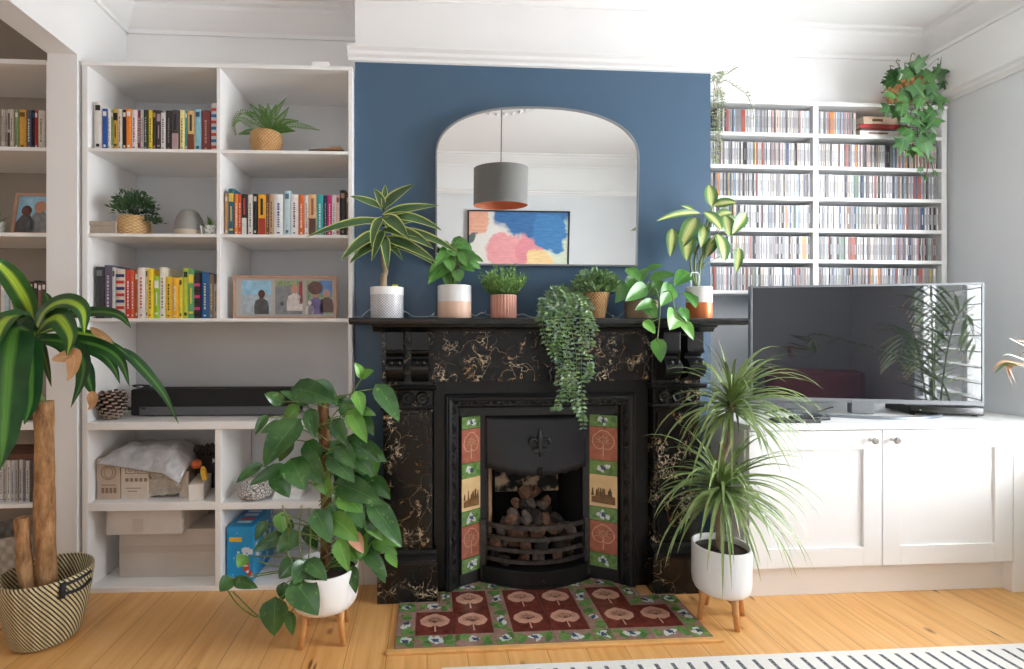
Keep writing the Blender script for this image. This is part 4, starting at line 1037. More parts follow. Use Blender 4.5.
lv = A5([(300, 175, 470, 235, 105, -.42, -.47), (390, 150, 485, 250, 75, -.40, -.40), (232, 232, 152, 196, 58, -.40, -.44), (335, 238, 222, 184, 44, -.38, -.40), (160, 300, 110, 382, 44, -.40, -.42),
 (290, 330, 150, 525, 150, -.44, -.52), (235, 335, 135, 372, 60, -.40, -.43), (358, 275, 378, 396, 72, -.43, -.47), (468, 322, 520, 424, 78, -.42, -.46), (538, 285, 612, 416, 74, -.40, -.46), (568, 196, 592, 292, 58, -.39, -.42),
 (560, 268, 652, 292, 46, -.38, -.40), (665, 172, 755, 322, 88, -.37, -.41), (596, 305, 642, 382, 56, -.39, -.42), (530, 405, 668, 505, 88, -.41, -.46), (490, 432, 560, 530, 86, -.43, -.48), (556, 462, 642, 566, 76, -.41, -.45),
 (590, 425, 700, 502, 66, -.39, -.42), (345, 420, 404, 510, 84, -.43, -.46), (336, 478, 420, 598, 108, -.45, -.50), (280, 500, 336, 628, 128, -.45, -.51), (452, 480, 556, 592, 92, -.43, -.49), (236, 525, 84, 606, 58, -.42, -.46),
 (130, 515, 26, 594, 50, -.41, -.43), (205, 560, 265, 660, 84, -.41, -.44), (566, 560, 640, 615, 62, -.40, -.44), (640, 580, 716, 668, 72, -.38, -.42), (490, 600, 680, 690, 110, -.42, -.50), (430, 300, 400, 400, 60, -.38, -.38), (500, 250, 560, 330, 60, -.38, -.36),
 (300, 260, 240, 330, 70, -.38, -.36), (400, 560, 450, 660, 80, -.40, -.42), (470, 230, 560, 240, 50, -.36, -.36), (420, 420, 480, 500, 66, -.38, -.38), (270, 400, 220, 500, 70, -.38, -.36), (520, 500, 470, 600, 76, -.38, -.38)])
lv += A6([(420, 92, 476, 210, 84, -.46, -.50), (486, 112, 586, 205, 88, -.45, -.50), (508, 208, 545, 322, 64, -.45, -.49), (620, 120, 680, 200, 60, -.39, -.42), (640, 60, 756, 226, 88, -.37, -.42), (660, 165, 750, 225, 58, -.37, -.40), (648, 200, 738, 254, 54, -.36, -.40),
 (618, 250, 696, 342, 58, -.38, -.43), (700, 245, 736, 306, 42, -.36, -.38), (280, 98, 286, 168, 62, -.40, -.42), (275, 182, 168, 244, 56, -.41, -.45), (340, 176, 262, 250, 78, -.42, -.46), (215, 130, 178, 200, 40, -.38, -.40), (138, 262, 110, 306, 52, -.42, -.44),
 (100, 358, 190, 386, 44, -.46, -.49), (82, 352, 38, 400, 62, -.46, -.48), (372, 292, 330, 372, 76, -.47, -.52), (390, 284, 460, 358, 62, -.47, -.51), (338, 364, 426, 494, 118, -.50, -.56), (330, 285, 272, 350, 72, -.44, -.47), (256, 440, 252, 574, 104, -.50, -.52),
 (312, 488, 326, 572, 44, -.49, -.50), (290, 372, 286, 434, 50, -.45, -.46), (560, 308, 574, 408, 50, -.44, -.47), (300, 130, 330, 150, 40, -.38, -.38), (560, 60, 600, 150, 70, -.42, -.44), (600, 140, 560, 210, 50, -.40, -.42), (480, 60, 520, 150, 70, -.41, -.42),
 (380, 150, 420, 240, 56, -.36, -.34), (520, 20, 600, 90, 90, -.44, -.48)])
rr_ = random.Random(77)
for k in range(22):
    x = rr_.uniform(345, 388); y = rr_.uniform(440, 560); a_ = rr_.uniform(-.4, .7); l_ = rr_.uniform(20, 30)
    yb = -.33-rr_.uniform(0, .06); lv.append((0, 0, 1.0, x-8, y, x-8+l_*math.sin(a_), y+l_*math.cos(a_), rr_.uniform(12, 19), yb, yb-.04))
mb = MB(); mbs = MB()
yng = {(590, 115)}
for q in lv:
    (ox, oy, s, bx, by, tx, ty, w, Yb, Yt) = q
    a, c = px_leaf(mb, ox, oy, s, bx, by, tx, ty, w*1.08, Yb, Yt, P_heart, (1 if R.random() < (.35 if (bx > 500 or s == 1.0) else .12) else 0), .14, 9, .22, .16)
    z = min(max(a.z-R.uniform(.02, .10), .27), .93)
    petiole(mbs, a, PTC+Vector((R.uniform(-.03, .03), R.uniform(-.04, .01), z if a.z > .3 else .265)), .0024, -.02)
for (bx, by, tx, ty, w) in ((590, 118, 556, 56, 48), (592, 118, 642, 92, 48)):
    px_leaf(mb, 230, 350, 4.461, bx, by, tx, ty, w, -.36, -.38, P_heart, 1, .1, 9, .25, .1)
part('foliage', mb, [L_POTH, L_POTHY], t)
mbs.tube(spline([PTC+Vector((.05, -.02, .75)), at(230+520/4.461, 350+240/4.461, -.36), at(230+592/4.461, 350+118/4.461, -.36)], 12), .003, 6)
for P in ([(300, 260), (310, 200), (300, 110), (285, 60)], [(330, 290), (260, 300), (190, 280)], [(370, 300), (350, 200), (360, 60)], [(385, 300), (395, 180), (390, 70)], [(60, 380), (110, 450), (190, 500), (250, 440)], [(90, 400), (160, 470), (230, 530)], [(330, 300), (290, 200), (320, 150), (300, 100)]):
    mbs.tube(spline([at(210+x/3.933, 490+y/3.933, -.44) for x, y in P], 14), .0028, 5)
part('stems', mbs, STEM, t)
mb = MB(); px_leaf(mb, 210, 490, 3.933, 560, 175, 604, 250, 56, -.42, -.46, P_heart, 0, .1, 9, .3, .1)
part('dry_leaf', mb, mat('dry_pink_leaf', C(206, 150, 124), .6, var=.1), t, label='pinkish brown dried leaf')

DMC = Vector((1.217, -.367, 0))
t = stand_pot(DMC.x, DMC.y, .112, .115, .190, 'dragon_tree', 'spiky dragon tree with narrow leaves in a white pot beside the fireplace', rot=math.radians(4))
j1, j2 = DMC+Vector((-.01, 0, .52)), DMC+Vector((.02, .0, .86))
mb = MB(); mb.tube(spline([DMC+Vector((-.005, 0, .26)), DMC+Vector((0, .01, .45)), DMC+Vector((.0, .005, .62)), DMC+Vector((.005, 0, .72))], 14), [.015-.004*i/13 for i in range(14)], 10)
mb.tube(spline([DMC+Vector((.002, .0, .64)), DMC+Vector((.03, -.01, .74)), DMC+Vector((.045, 0, .90))], 10), .010, 8)
mb.tube(spline([DMC+Vector((-.012, -.02, .26)), DMC+Vector((-.02, -.03, .40)), DMC+Vector((-.012, -.03, .52))], 10), .008, 8)
part('trunk', mb, BARK2, t)
def rosette(mb, c, N, L0, L1, W, seed, tilt=(-.25, 1.2), droop=(.5, 1.2), prof=P_grass, m=1, xb=0.0, n=11):
    r = random.Random(seed)
    for i in range(N):
        f = (i+.5)/N; az = i*2.39996+r.uniform(-.3, .3); el = tilt[1]+(tilt[0]-tilt[1])*f+r.uniform(-.12, .12)
        L = r.uniform(L0, L1); d = Vector((math.cos(az)*math.cos(el)+xb, math.sin(az)*math.cos(el), math.sin(el))).normalized()
        if d.y > .3: L *= .8
        p = Vector(c)+Vector((0, 0, -.05*f)); dr = r.uniform(*droop); P = [p.copy()]
        for k in range(n-1):
            p = p+d*(L/(n-1)); P.append(p.copy()); d = (d+Vector((0, 0, -1))*dr/(n-1)*(.5+1.3*k/(n-1))).normalized()
        mb.strip(P, W*r.uniform(.8, 1.15), prof, Vector((r.uniform(-.2, .2), -.3, 1)), .25, r.randrange(m), 2)
mb = MB()
rosette(mb, DMC+Vector((.045, 0, .90)), 125, .22, .41, .0150, 5, (-.35, 1.3), (1.0, 2.3), xb=.12)
rosette(mb, DMC+Vector((.0, -.01, .56)), 120, .24, .43, .0150, 6, (-.45, 1.05), (1.1, 2.3), xb=.10)
part('foliage', mb, L_MARG, t)
# ------------------------------------------------------------------ plants along the mantel
MZ, MY = 1.2425, -.125
def mpos(px): p = at(px, 317, MY); return Vector((p.x, MY, MZ))
def m_chev():
    t = NT('chevron_pot'); u, v, _ = t.xyz(t.uv())
    a = t.math('MULTIPLY', u, 34.0); b = t.math('MULTIPLY', v, 26.0)
    z = t.math('ABSOLUTE', t.math('SUBTRACT', t.math('FRACT', a), .5))
    k = t.math('LESS_THAN', t.math('FRACT', t.math('ADD', b, t.math('MULTIPLY', z, 2.0))), .36)
    return t.bs(Base_Color=t.mix(k, C(232, 232, 234), C(96, 100, 110)), Roughness=.35)
c = mpos(387)
t = thing('potted_dracaena', 'striped dracaena on a stubby trunk in a patterned white pot, mantel left end', 'plant', c)
r_, h_ = .073, .137
part('pot', MB().lathe([(0, 0), (r_*.96, 0), (r_, .004), (r_, h_*.75), (r_+.001, h_*.755), (r_+.001, h_), (r_-.006, h_), (r_-.007, h_*.8), (0, h_*.78)], c, 40, mats=[1, 1, 0, 1, 1, 1, 1, 1]), [m_chev(), WCER], t)
part('soil', MB().lathe([(0, h_*.88), (r_-.007, h_*.86)], c, 20), SOIL, t)
part('plant_marker', B(c.x+.025, c.x+.05, c.y-.03, c.y-.028, MZ+.11, MZ+.148), mat('marker_yellow', C(206, 214, 60), .5), t, label='small yellow-green plant tag')
mb = MB().tube(spline([c+Vector((-.012, 0, .10)), c+Vector((-.015, 0, .18)), c+Vector((-.006, 0, .215)), c+Vector((-.018, .0, .30)), c+Vector((-.008, 0, .37))], 16), [.016, .0155, .015, .0145, .014, .0135, .012, .012, .012, .0115, .011, .0105, .01, .009, .008, .007], 10)
part('trunk', mb, BARK2, t)
mb = MB()
for (bx, by, tx, ty, w, Yb, Yt) in ((178, 185, 296, 94, 46, -.13, -.16), (178, 172, 132, 112, 30, -.12, -.13), (180, 165, 178, 94, 22, -.12, -.11), (118, 182, 38, 142, 30, -.13, -.16), (110, 243, -136, 305, 32, -.14, -.20), (200, 222, 390, 180, 40, -.12, -.12),
   (285, 222, 402, 278, 36, -.13, -.17), (205, 225, 272, 312, 46, -.14, -.20), (255, 275, 372, 352, 44, -.14, -.2), (340, 280, 472, 374, 36, -.13, -.2), (205, 312, 385, 405, 42, -.14, -.21), (250, 330, 372, 414, 34, -.12, -.17), (122, 228, 124, 345, 32, -.15, -.19),
   (112, 288, 2, 396, 42, -.14, -.19), (112, 330, 36, 408, 36, -.13, -.17), (172, 278, 124, 402, 32, -.15, -.19), (184, 298, 186, 438, 34, -.15, -.20), (205, 325, 248, 398, 26, -.14, -.17), (160, 250, 60, 250, 30, -.10, -.06), (200, 260, 300, 240, 34, -.10, -.06), (190, 240, 240, 330, 34, -.11, -.09), (165, 200, 215, 130, 30, -.10, -.08)):
    sx, sy = 170, min(max(by, 190), 330)
    a = at(340+sx/3.935, 160+sy/3.935, MY); p1 = at(340+bx/3.935, 160+by/3.935, Yb); e = at(340+tx/3.935, 160+ty/3.935, Yt)
    L = (e-a).length; mid = (a+e)/2+Vector((0, -.2, .6))*L*.34
    mid = mid*.5+p1*.5
    mb.strip(bez(a, mid, e, 12), 1.2*w/3.935*depth(p1)/FPX, P_drac, Vector((R.uniform(-.3, .3), -1, .5)), .3, 0, 4)
part('foliage', mb, L_LEMON, t)

c = mpos(454.5)
t = thing('potted_plant', 'leafy green plant in a two-tone white and peach pot below the mirror', 'plant', c)
r_, h_ = .076, .147
part('pot', MB().lathe([(0, 0), (r_*.95, 0), (r_, .006), (r_, h_*.5), (r_, h_*.502), (r_, h_-.002), (r_-.003, h_), (r_-.007, h_-.004), (r_-.008, h_*.8), (0, h_*.78)], c, 40, mats=[1, 1, 1, 1, 0, 0, 0, 0, 0]), [mat('pale_glaze', C(222, 222, 222), .3), mat('peach_glaze', C(226, 190, 166), .4)], t)
part('soil', MB().lathe([(0, h_*.88), (r_-.008, h_*.86)], c, 20), SOIL, t)
mb = MB(); ms = MB()
for (bx, by, tx, ty, w) in ((440, 330, 520, 350, 44), (450, 345, 388, 372, 46), (440, 350, 372, 420, 44), (450, 380, 350, 445, 50), (460, 360, 540, 385, 44), (470, 380, 565, 402, 40), (480, 395, 555, 430, 42), (450, 410, 345, 490, 50), (440, 425, 430, 510, 74), (470, 415, 530, 440, 40), (400, 400, 350, 480, 46), (450, 330, 480, 310, 40), (430, 350, 400, 330, 40), (460, 430, 470, 480, 50), (420, 380, 440, 440, 54), (480, 360, 500, 420, 50), (420, 345, 460, 380, 50), (440, 320, 500, 325, 36)):
    a, e = px_leaf(mb, 340, 160, 3.935, bx, by, tx, ty, w, MY+R.uniform(-.02, .04), MY-R.uniform(.0, .06), P_oval, 0, .2, 9, .25)
    petiole(ms, a, c+Vector((R.uniform(-.03, .03), R.uniform(-.03, .03), h_*.85)), .002, -.01)
part('foliage', mb, L_CREAM, t); part('stems', ms, STEM, t)

c = mpos(503.5)
t = thing('potted_grass_plant', 'bushy upright plant in a small ribbed pink pot on the mantel', 'plant', c)
def m_pink():
    q = NT('ribbed_pink'); u, v, _ = q.xyz(q.uv())
    f = q.math('MULTIPLY', q.math('SINE', q.math('MULTIPLY', u, 2*pi*26)), q.math('LESS_THAN', q.math('FRACT', q.math('MULTIPLY', v, 14.0)), .72))
    return q.bs(Base_Color=q.mix(q.mapr(f, -.6, .6), C(206, 142, 124), C(228, 170, 150)), Roughness=.5, Normal=q.bump(f, .5, .004))
r_, h_ = .059, .106
part('pot', MB().lathe([(0, 0), (r_*.95, 0), (r_, .005), (r_, h_-.002), (r_-.003, h_), (r_-.007, h_-.003), (r_-.008, h_*.8), (0, h_*.78)], c, 40), m_pink(), t)
part('soil', MB().lathe([(0, h_*.9), (r_-.008, h_*.88)], c, 20), SOIL, t)
mb = MB(); r = random.Random(21)
for i in range(150):
    a = r.uniform(0, 2*pi); q = r.random()**.5; p = c+Vector((q*.05*math.cos(a), q*.05*math.sin(a), h_*.92)); L = r.uniform(.08, .145)*(1.08-.35*q)
    d = Vector((math.cos(a)*q*.75+r.uniform(-.15, .15), math.sin(a)*q*.75+r.uniform(-.15, .15), 1)).normalized()
    mb.tube([p, p+d*L*.9], .0011, 4)
    for k in range(9):
        b = p+d*L*(.25+.75*k/8); z = r.uniform(0, 2*pi); e = (d*.9+Vector((math.cos(z), math.sin(z), 0))*.8).normalized()
        mb.strip([b, b+e*.011, b+e*.021], .0068, P_lance, Vector((r.uniform(-1, 1), -1, .4)), .2, 0, 2)
part('foliage', mb, L_GRASS, t)

def smalltuft(mb, c, rx, rz, N, ls, lw, seed, m=1, ry=None, low=-.15, prof=P_oval):
    """dense dome of small leaves on short twigs"""
    r = random.Random(seed)
    for i in range(N):
        a = r.uniform(0, 2*pi); s = r.uniform(low, 1); k = math.sqrt(max(0, 1-max(s, 0)**2)); q = r.uniform(.45, 1)
        p = Vector(c)+Vector((rx*k*q*math.cos(a), (ry or rx)*k*q*math.sin(a), rz*s*q))
        d = (p-Vector(c)+Vector((r.uniform(-1, 1), r.uniform(-1, 1), r.uniform(-.4, 1)))*rx*.6).normalized(); L = ls*r.uniform(.7, 1.2)
        mb.strip([p-d*L*.5, p+Vector((0, 0, L*.06)), p+d*L*.5], lw*r.uniform(.8, 1.2), prof, Vector((r.uniform(-.7, .7), -1+r.uniform(-.3, .6), r.uniform(.2, 1))), .25, r.randrange(m), 2)
def twigs(mb, c, rx, rz, N, seed, r0=.0014):
    r = random.Random(seed); c = Vector(c)
    for i in range(N):
        a = r.uniform(0, 2*pi); e = r.uniform(.1, 1.4)
        mb.tube([c+Vector((0, 0, -rz*.3)), c+Vector((rx*.4*math.cos(a)*math.cos(e), rx*.4*math.sin(a)*math.cos(e), rz*.5*math.sin(e))), c+Vector((rx*.85*math.cos(a)*math.cos(e), rx*.85*math.sin(a)*math.cos(e), rz*.85*math.sin(e)))], r0, 4)
def hang(mb, ms, path, L, W, gap, seed, m=1, prof=P_oval, spread=1.0, r0=.0013):
    """hanging strand with paired leaves"""
    P = spline(path, max(12, int(sum((Vector(path[i+1])-Vector(path[i])).length for i in range(len(path)-1))/gap)))
    ms.tube(P, r0, 4); r = random.Random(seed)
    for i in range(1, len(P)):
        t_ = (P[i]-P[i-1]).normalized()
        for s in (-1, 1):
            a = r.uniform(-.6, .6)+(0 if s > 0 else pi)
            d = (t_*.45+Vector((math.cos(a), math.sin(a)*.6-.25, r.uniform(-.2, .35)))*spread).normalized(); l_ = L*r.uniform(.65, 1.15); b = P[i]
            mb.strip([b, b+d*l_*.5+Vector((0, 0, l_*.08)), b+d*l_], W*r.uniform(.8, 1.2), prof, Vector((r.uniform(-.5, .5), -1, r.uniform(.2, .9))), .25, r.randrange(m), 2)

c = mpos(561)
t = thing('trailing_plant', 'trailing plant spilling a long curtain of small grey-green leaves over the mantel', 'plant', c)
part('pot', MB().lathe(potprof(.036, .045, .075), c, 28), mat('dark_pot', C(46, 48, 50), .5), t)
mb = MB(); ms = MB()
smalltuft(mb, c+Vector((0, -.01, .085)), .085, .065, 240, .028, .014, 3, 2)
for k, P in enumerate(([(546, 290), (541, 300), (545, 330), (556, 360)], [(552, 285), (548, 315), (556, 345), (562, 385)], [(560, 285), (560, 320), (566, 360), (560, 405), (556, 410)], [(566, 286), (572, 320), (574, 360), (572, 400), (580, 420)], [(572, 288), (582, 315), (584, 350), (578, 390), (584, 428)],
     [(578, 292), (592, 318), (596, 330)], [(556, 290), (552, 330), (560, 370), (566, 400)], [(564, 290), (566, 340), (572, 375), (570, 395)], [(570, 290), (578, 335), (588, 365), (586, 380)], [(550, 288), (544, 308), (540, 320)], [(562, 288), (556, 335), (552, 352)], [(574, 290), (588, 322), (592, 345)])):
    pts = [at(x, y, MY-.02 if i == 0 else (-.285-.008*(k % 3))) for i, (x, y) in enumerate(P)]
    pts.insert(1, Vector((pts[0].x, -.275, MZ+.045+.01*(k % 3))))
    pts = [p+Vector((R.uniform(-.012, .012), R.uniform(-.012, .004), 0)) if i > 1 else p for i, p in enumerate(pts)]
    hang(mb, ms, pts, .027, .0125, .0145, 40+k, 2, spread=1.25)
part('foliage', mb, [L_TRAIL, L_BUSH2], t); part('stems', ms, STEM, t)

c = mpos(594.7)
t = thing('wicker_potted_bush', 'small dense bush in a honey wicker pot between trailing plant and tan pot', 'plant', c)
part('pot', MB().lathe(potprof(.046, .065, .118, .006, .002), c, 40), WICK, t)
mb = MB(); smalltuft(mb, c+Vector((0, -.005, .13)), .118, .105, 560, .027, .017, 8, 2); twigs(mb, c+Vector((0, 0, .12)), .1, .09, 26, 9)
part('foliage', mb, [L_BUSH2, L_BUSH2], t)

c = mpos(641)
t = thing('philodendron', 'heart-leaved philodendron hanging over the mantel edge from a tan pot', 'plant', c)
part('pot', MB().lathe([(0, 0), (.066, 0), (.07, .006), (.074, .07), (.07, .082), (.064, .082), (.062, .06), (0, .055)], c, 40), mat('tan_glaze', C(168, 146, 118), .45, var=.08, vs=30), t)
part('soil', MB().lathe([(0, .07), (.064, .068)], c, 20), SOIL, t)
mb = MB(); ms = MB()
for (bx, by, tx, ty, w, Yb, Yt) in ((362, 98, 405, 142, 46, -.13, -.18), (430, 98, 478, 84, 24, -.12, -.13), (398, 132, 426, 94, 34, -.12, -.12), (440, 128, 522, 116, 36, -.13, -.17), (560, 112, 516, 156, 58, -.15, -.2), (418, 160, 352, 206, 56, -.16, -.22), (366, 160, 318, 212, 52, -.14, -.18),
   (448, 210, 384, 236, 40, -.2, -.25), (420, 215, 456, 268, 52, -.2, -.26), (505, 158, 470, 222, 66, -.17, -.22), (562, 178, 588, 228, 50, -.15, -.2), (520, 245, 500, 302, 78, -.26, -.30), (545, 275, 580, 335, 46, -.27, -.30), (418, 276, 452, 314, 40, -.28, -.30), (458, 338, 472, 410, 52, -.29, -.31),
   (335, 142, 330, 200, 46, -.12, -.14), (470, 140, 440, 190, 46, -.13, -.16), (400, 170, 440, 150, 40, -.11, -.1), (540, 230, 560, 275, 40, -.25, -.28), (380, 130, 350, 170, 46, -.11, -.12)):
    a, e = px_leaf(mb, 520, 240, 3.345, bx, by, tx, ty, w, Yb, Yt, P_heart, R.choice([0, 1]) if by > 240 else 0, .14, 9, .22, .15)
    if by < 240: petiole(ms, a, c+Vector((R.uniform(-.03, .03), R.uniform(-.04, .02), .07)), .002, -.02)
ms.tube(spline([c+Vector((.01, -.03, .075)), at(520+450/3.345, 240+160/3.345, -.19), at(520+468/3.345, 240+215/3.345, -.275), at(520+464/3.345, 240+290/3.345, -.285), at(520+458/3.345, 240+340/3.345, -.29)], 20), .0028, 6)
ms.tube(spline([c+Vector((.02, -.03, .075)), at(520+500/3.345, 240+170/3.345, -.22), at(520+520/3.345, 240+245/3.345, -.27), at(520+545/3.345, 240+275/3.345, -.275)], 14), .0025, 6)
petiole(ms, at(520+466/3.345, 240+262/3.345, -.283), at(520+418/3.345, 240+276/3.345, -.28), .002, .01)
part('foliage', mb, [L_PHIL, L_POTHY], t); part('stems', ms, STEM, t)

c = mpos(699)
t = thing('dumb_cane', 'dumb cane with cream and green leaves in a white and copper pot', 'plant', c)
r_, h_ = .057, .147
part('pot', MB().lathe([(0, 0), (r_*.95, 0), (r_, .005), (r_, h_*.5), (r_, h_*.502), (r_, h_-.002), (r_-.003, h_), (r_-.007, h_-.003), (r_-.008, h_*.8), (0, h_*.78)], c, 40, mats=[1, 1, 1, 1, 0, 0, 0, 0, 0]), [WCER, mat('copper_glaze', C(214, 126, 74), .3, .35)], t)
part('soil', MB().lathe([(0, h_*.88), (r_-.008, h_*.86)], c, 20), SOIL, t)
mb = MB(); ms = MB()
for (bx, by, tx, ty, w, Yb, Yt) in ((466, 94, 460, 38, 36, -.12, -.10), (470, 92, 532, 84, 28, -.12, -.15), (440, 112, 324, 132, 20, -.13, -.17), (428, 112, 388, 92, 16, -.12, -.12), (448, 108, 494, 156, 42, -.14, -.19), (428, 122, 386, 205, 44, -.14, -.18), (448, 142, 440, 200, 30, -.15, -.18), (404, 160, 402, 234, 44, -.15, -.2),
   (366, 150, 360, 224, 30, -.14, -.18), (484, 165, 500, 238, 46, -.15, -.2), (502, 118, 512, 172, 36, -.13, -.16), (556, 112, 520, 166, 34, -.13, -.16), (538, 200, 530, 264, 26, -.13, -.15), (472, 176, 452, 226, 34, -.13, -.15), (510, 120, 545, 158, 30, -.11, -.1), (420, 150, 372, 175, 24, -.1, -.09), (480, 120, 520, 110, 28, -.1, -.08)):
    a, e = px_leaf(mb, 530, 170, 2.574, bx, by, tx, ty, w, Yb, Yt, P_oval, 0, .16, 10, .25)
    petiole(ms, a, c+Vector((R.uniform(-.02, .02), 0, .27+R.uniform(-.05, .05))), .0022, -.01)
for P in ([(425, 298), (412, 240), (420, 200), (445, 150)], [(428, 300), (424, 240), (432, 200), (466, 110)], [(435, 298), (440, 230), (470, 190), (500, 160)]):
    ms.tube(spline([at(530+x/2.574, 170+y/2.574, MY) for x, y in P], 14), .005, 7)
part('foliage', mb, L_DIEF, t); part('stems', ms, STEM, t)
ms = MB().tube(spline([at(530+x/2.574, 170+y/2.574, MY-.045) for x, y in ((414, 300), (414, 268), (424, 264), (434, 268), (434, 300))], 16), .003, 6)
part('plant_clip', ms, WCER, t, label='white looped plant clip')

# string of clear lights behind the pots
t = thing('string_lights', 'clear string lights lying along the mantel among the pots', 'lights', (.4, -.05, MZ))
pts = []
r = random.Random(5)
for i in range(46):
    u = i/45; pts.append(Vector((-.30+1.30*u, -.055-.05*math.sin(u*19)*.5+r.uniform(-.008, .008)-.02, MZ+.005+.045*abs(math.sin(u*31))*r.random())))
P = spline(pts, 180); part('cord', MB().tube(P, .0026, 5), mat('clear_cord', C(190, 202, 206), .25), t)
mats_b = mat('tiny_bulb', C(214, 224, 228), .1, spec=.9)
for i in range(10):
    p = P[10+i*17]; part('bulb', MB().lathe([(0, 0), (.004, .002), (.0045, .012), (.003, .020), (0, .026)], p, 10, mx=Euler((r.uniform(-1, 1), r.uniform(-.8, .8), 0)).to_matrix()), mats_b, t)
dp = [Vector((-.29, -.10, MZ+.003)), Vector((-.325, -.12, MZ+.004)), Vector((-.337, -.13, 1.20)), Vector((-.332, -.10, 1.08)), Vector((-.33, -.07, .95)), Vector((-.336, -.03, .82)), Vector((-.325, -.03, .60)), Vector((-.30, -.03, .12)), Vector((-.29, -.04, .01))]
part('lead', MB().tube(spline(dp, 60), .0018, 5), mat('white_cord', C(206, 206, 204), .4), t)

# ------------------------------------------------------------------ mirror
tl = math.radians(-2.5)
mt = thing('mirror', 'large arched mirror with a thin silver frame on the blue wall', 'mirror', (.526, -.010, 1.497)); mt.rotation_euler = (-tl, 0, 0); O0[mt.name] = Vector((0, 0, 0))
def arch(hw, z0, zs_, zt_, n=48):
    P = [(-hw, z0), (hw, z0), (hw, zs_)]
    for i in range(1, n): a = pi*i/n; P.append((hw*math.copysign(abs(math.cos(a))**.85, math.cos(a)), zs_+(zt_-zs_)*math.sin(a)**.85))
    return P+[(-hw, zs_)]
o_, i_ = arch(.486, 0, .505, .742), arch(.479, .007, .503, .735)
mb = MB(); n = len(o_)
b = mb.add([(x, -.018, z) for x, z in o_]+[(x, -.018, z) for x, z in i_]+[(x, .004, z) for x, z in o_]+[(x, -.010, z) for x, z in i_])
for k in range(n):
    j = (k+1) % n
    mb.face((b+k, b+j, b+n+j, b+n+k)); mb.face((b+k, b+2*n+k, b+2*n+j, b+j)); mb.face((b+n+k, b+n+j, b+3*n+j, b+3*n+k))
part('frame', mb, mat('mirror_frame', C(150, 152, 155), .3, .8), mt)
mb = MB().prism(i_, 'y', -.012, -.002); part('mirror_glass', mb, mat('silvered_glass', C(243, 245, 245), 0.0, 1.0), mt)
mb = MB().prism(o_, 'y', -.002, .004); part('backing', mb, BLACKP, mt)

# ------------------------------------------------------------------ pendant, ceiling rose and painting seen in the mirror
PC = Vector((.592, -1.7, 2.05)); pr = .218
t = thing('pendant_lamp', 'grey drum pendant lamp with a copper lining, seen in the mirror', 'lamp', (PC.x, PC.y, ZC-.02))
part('shade', MB().lathe([(pr, 0), (pr, .29), (pr-.003, .29), (pr-.003, 0), (pr, 0)], PC, 64, mats=[0, 0, 1, 1]), [mat('shade_grey', C(126, 124, 122), .8, var=.05, vs=90), mat('copper_lining', C(206, 128, 92), .35, .35)], t)
part('cord', MB().tube([PC+Vector((0, 0, .20)), Vector((PC.x, PC.y, ZC-.03))], .004, 8), mat('grey_cord', C(90, 90, 92), .6), t)
mb = MB()
for k in range(3): a = k*2*pi/3; mb.tube([PC+Vector((0, 0, .22)), PC+Vector((pr*math.cos(a), pr*math.sin(a), .285))], .0025, 5)
part('spider', mb, CHROME, t); part('bulb', MB().lathe([(0, .06), (.02, .065), (.03, .09), (.025, .12), (.014, .15), (.014, .20), (0, .20)], PC, 20), WCER, t)
t = thing('ceiling_rose', 'round moulded plaster rose on the white ceiling above the pendant lamp', 'ceiling rose', (PC.x, PC.y, ZC-.03))
mb = MB().lathe([(0, ZC-.03), (.06, ZC-.03), (.08, ZC-.015), (.16, ZC-.012), (.19, ZC-.028), (.22, ZC-.014), (.29, ZC-.012), (.31, ZC-.02), (.33, ZC-.004), (.33, ZC)], (PC.x, PC.y, 0), 64)
rs = part('disc', mb, WHITE, t); mb = MB()
for k in range(24):
    a = 2*pi*k/24; mb.lathe([(0, ZC-.035), (.012, ZC-.028), (.022, ZC-.012)], (PC.x+.26*math.cos(a), PC.y+.26*math.sin(a), 0), 10)
    mb.lathe([(0, ZC-.028), (.008, ZC-.024), (.014, ZC-.012)], (PC.x+.12*math.cos(a), PC.y+.12*math.sin(a), 0), 8)
part('beads', mb, WHITE, rs)
ax0, ax1, az0, az1 = .457, 1.62, 1.42, 2.256
t = thing('painting', 'abstract painting of blue, pink and cream shapes in a thin dark frame', 'painting', ((ax0+ax1)/2, YR+.02, az0))
mb = MB(); f = .014
for q in ((ax0, ax0+f, az0, az1), (ax1-f, ax1, az0, az1), (ax0+f, ax1-f, az0, az0+f), (ax0+f, ax1-f, az1-f, az1)): mb.box(q[0], q[1], YR+.003, YR+.04, q[2], q[3])
part('frame', mb, BLACKP, t)
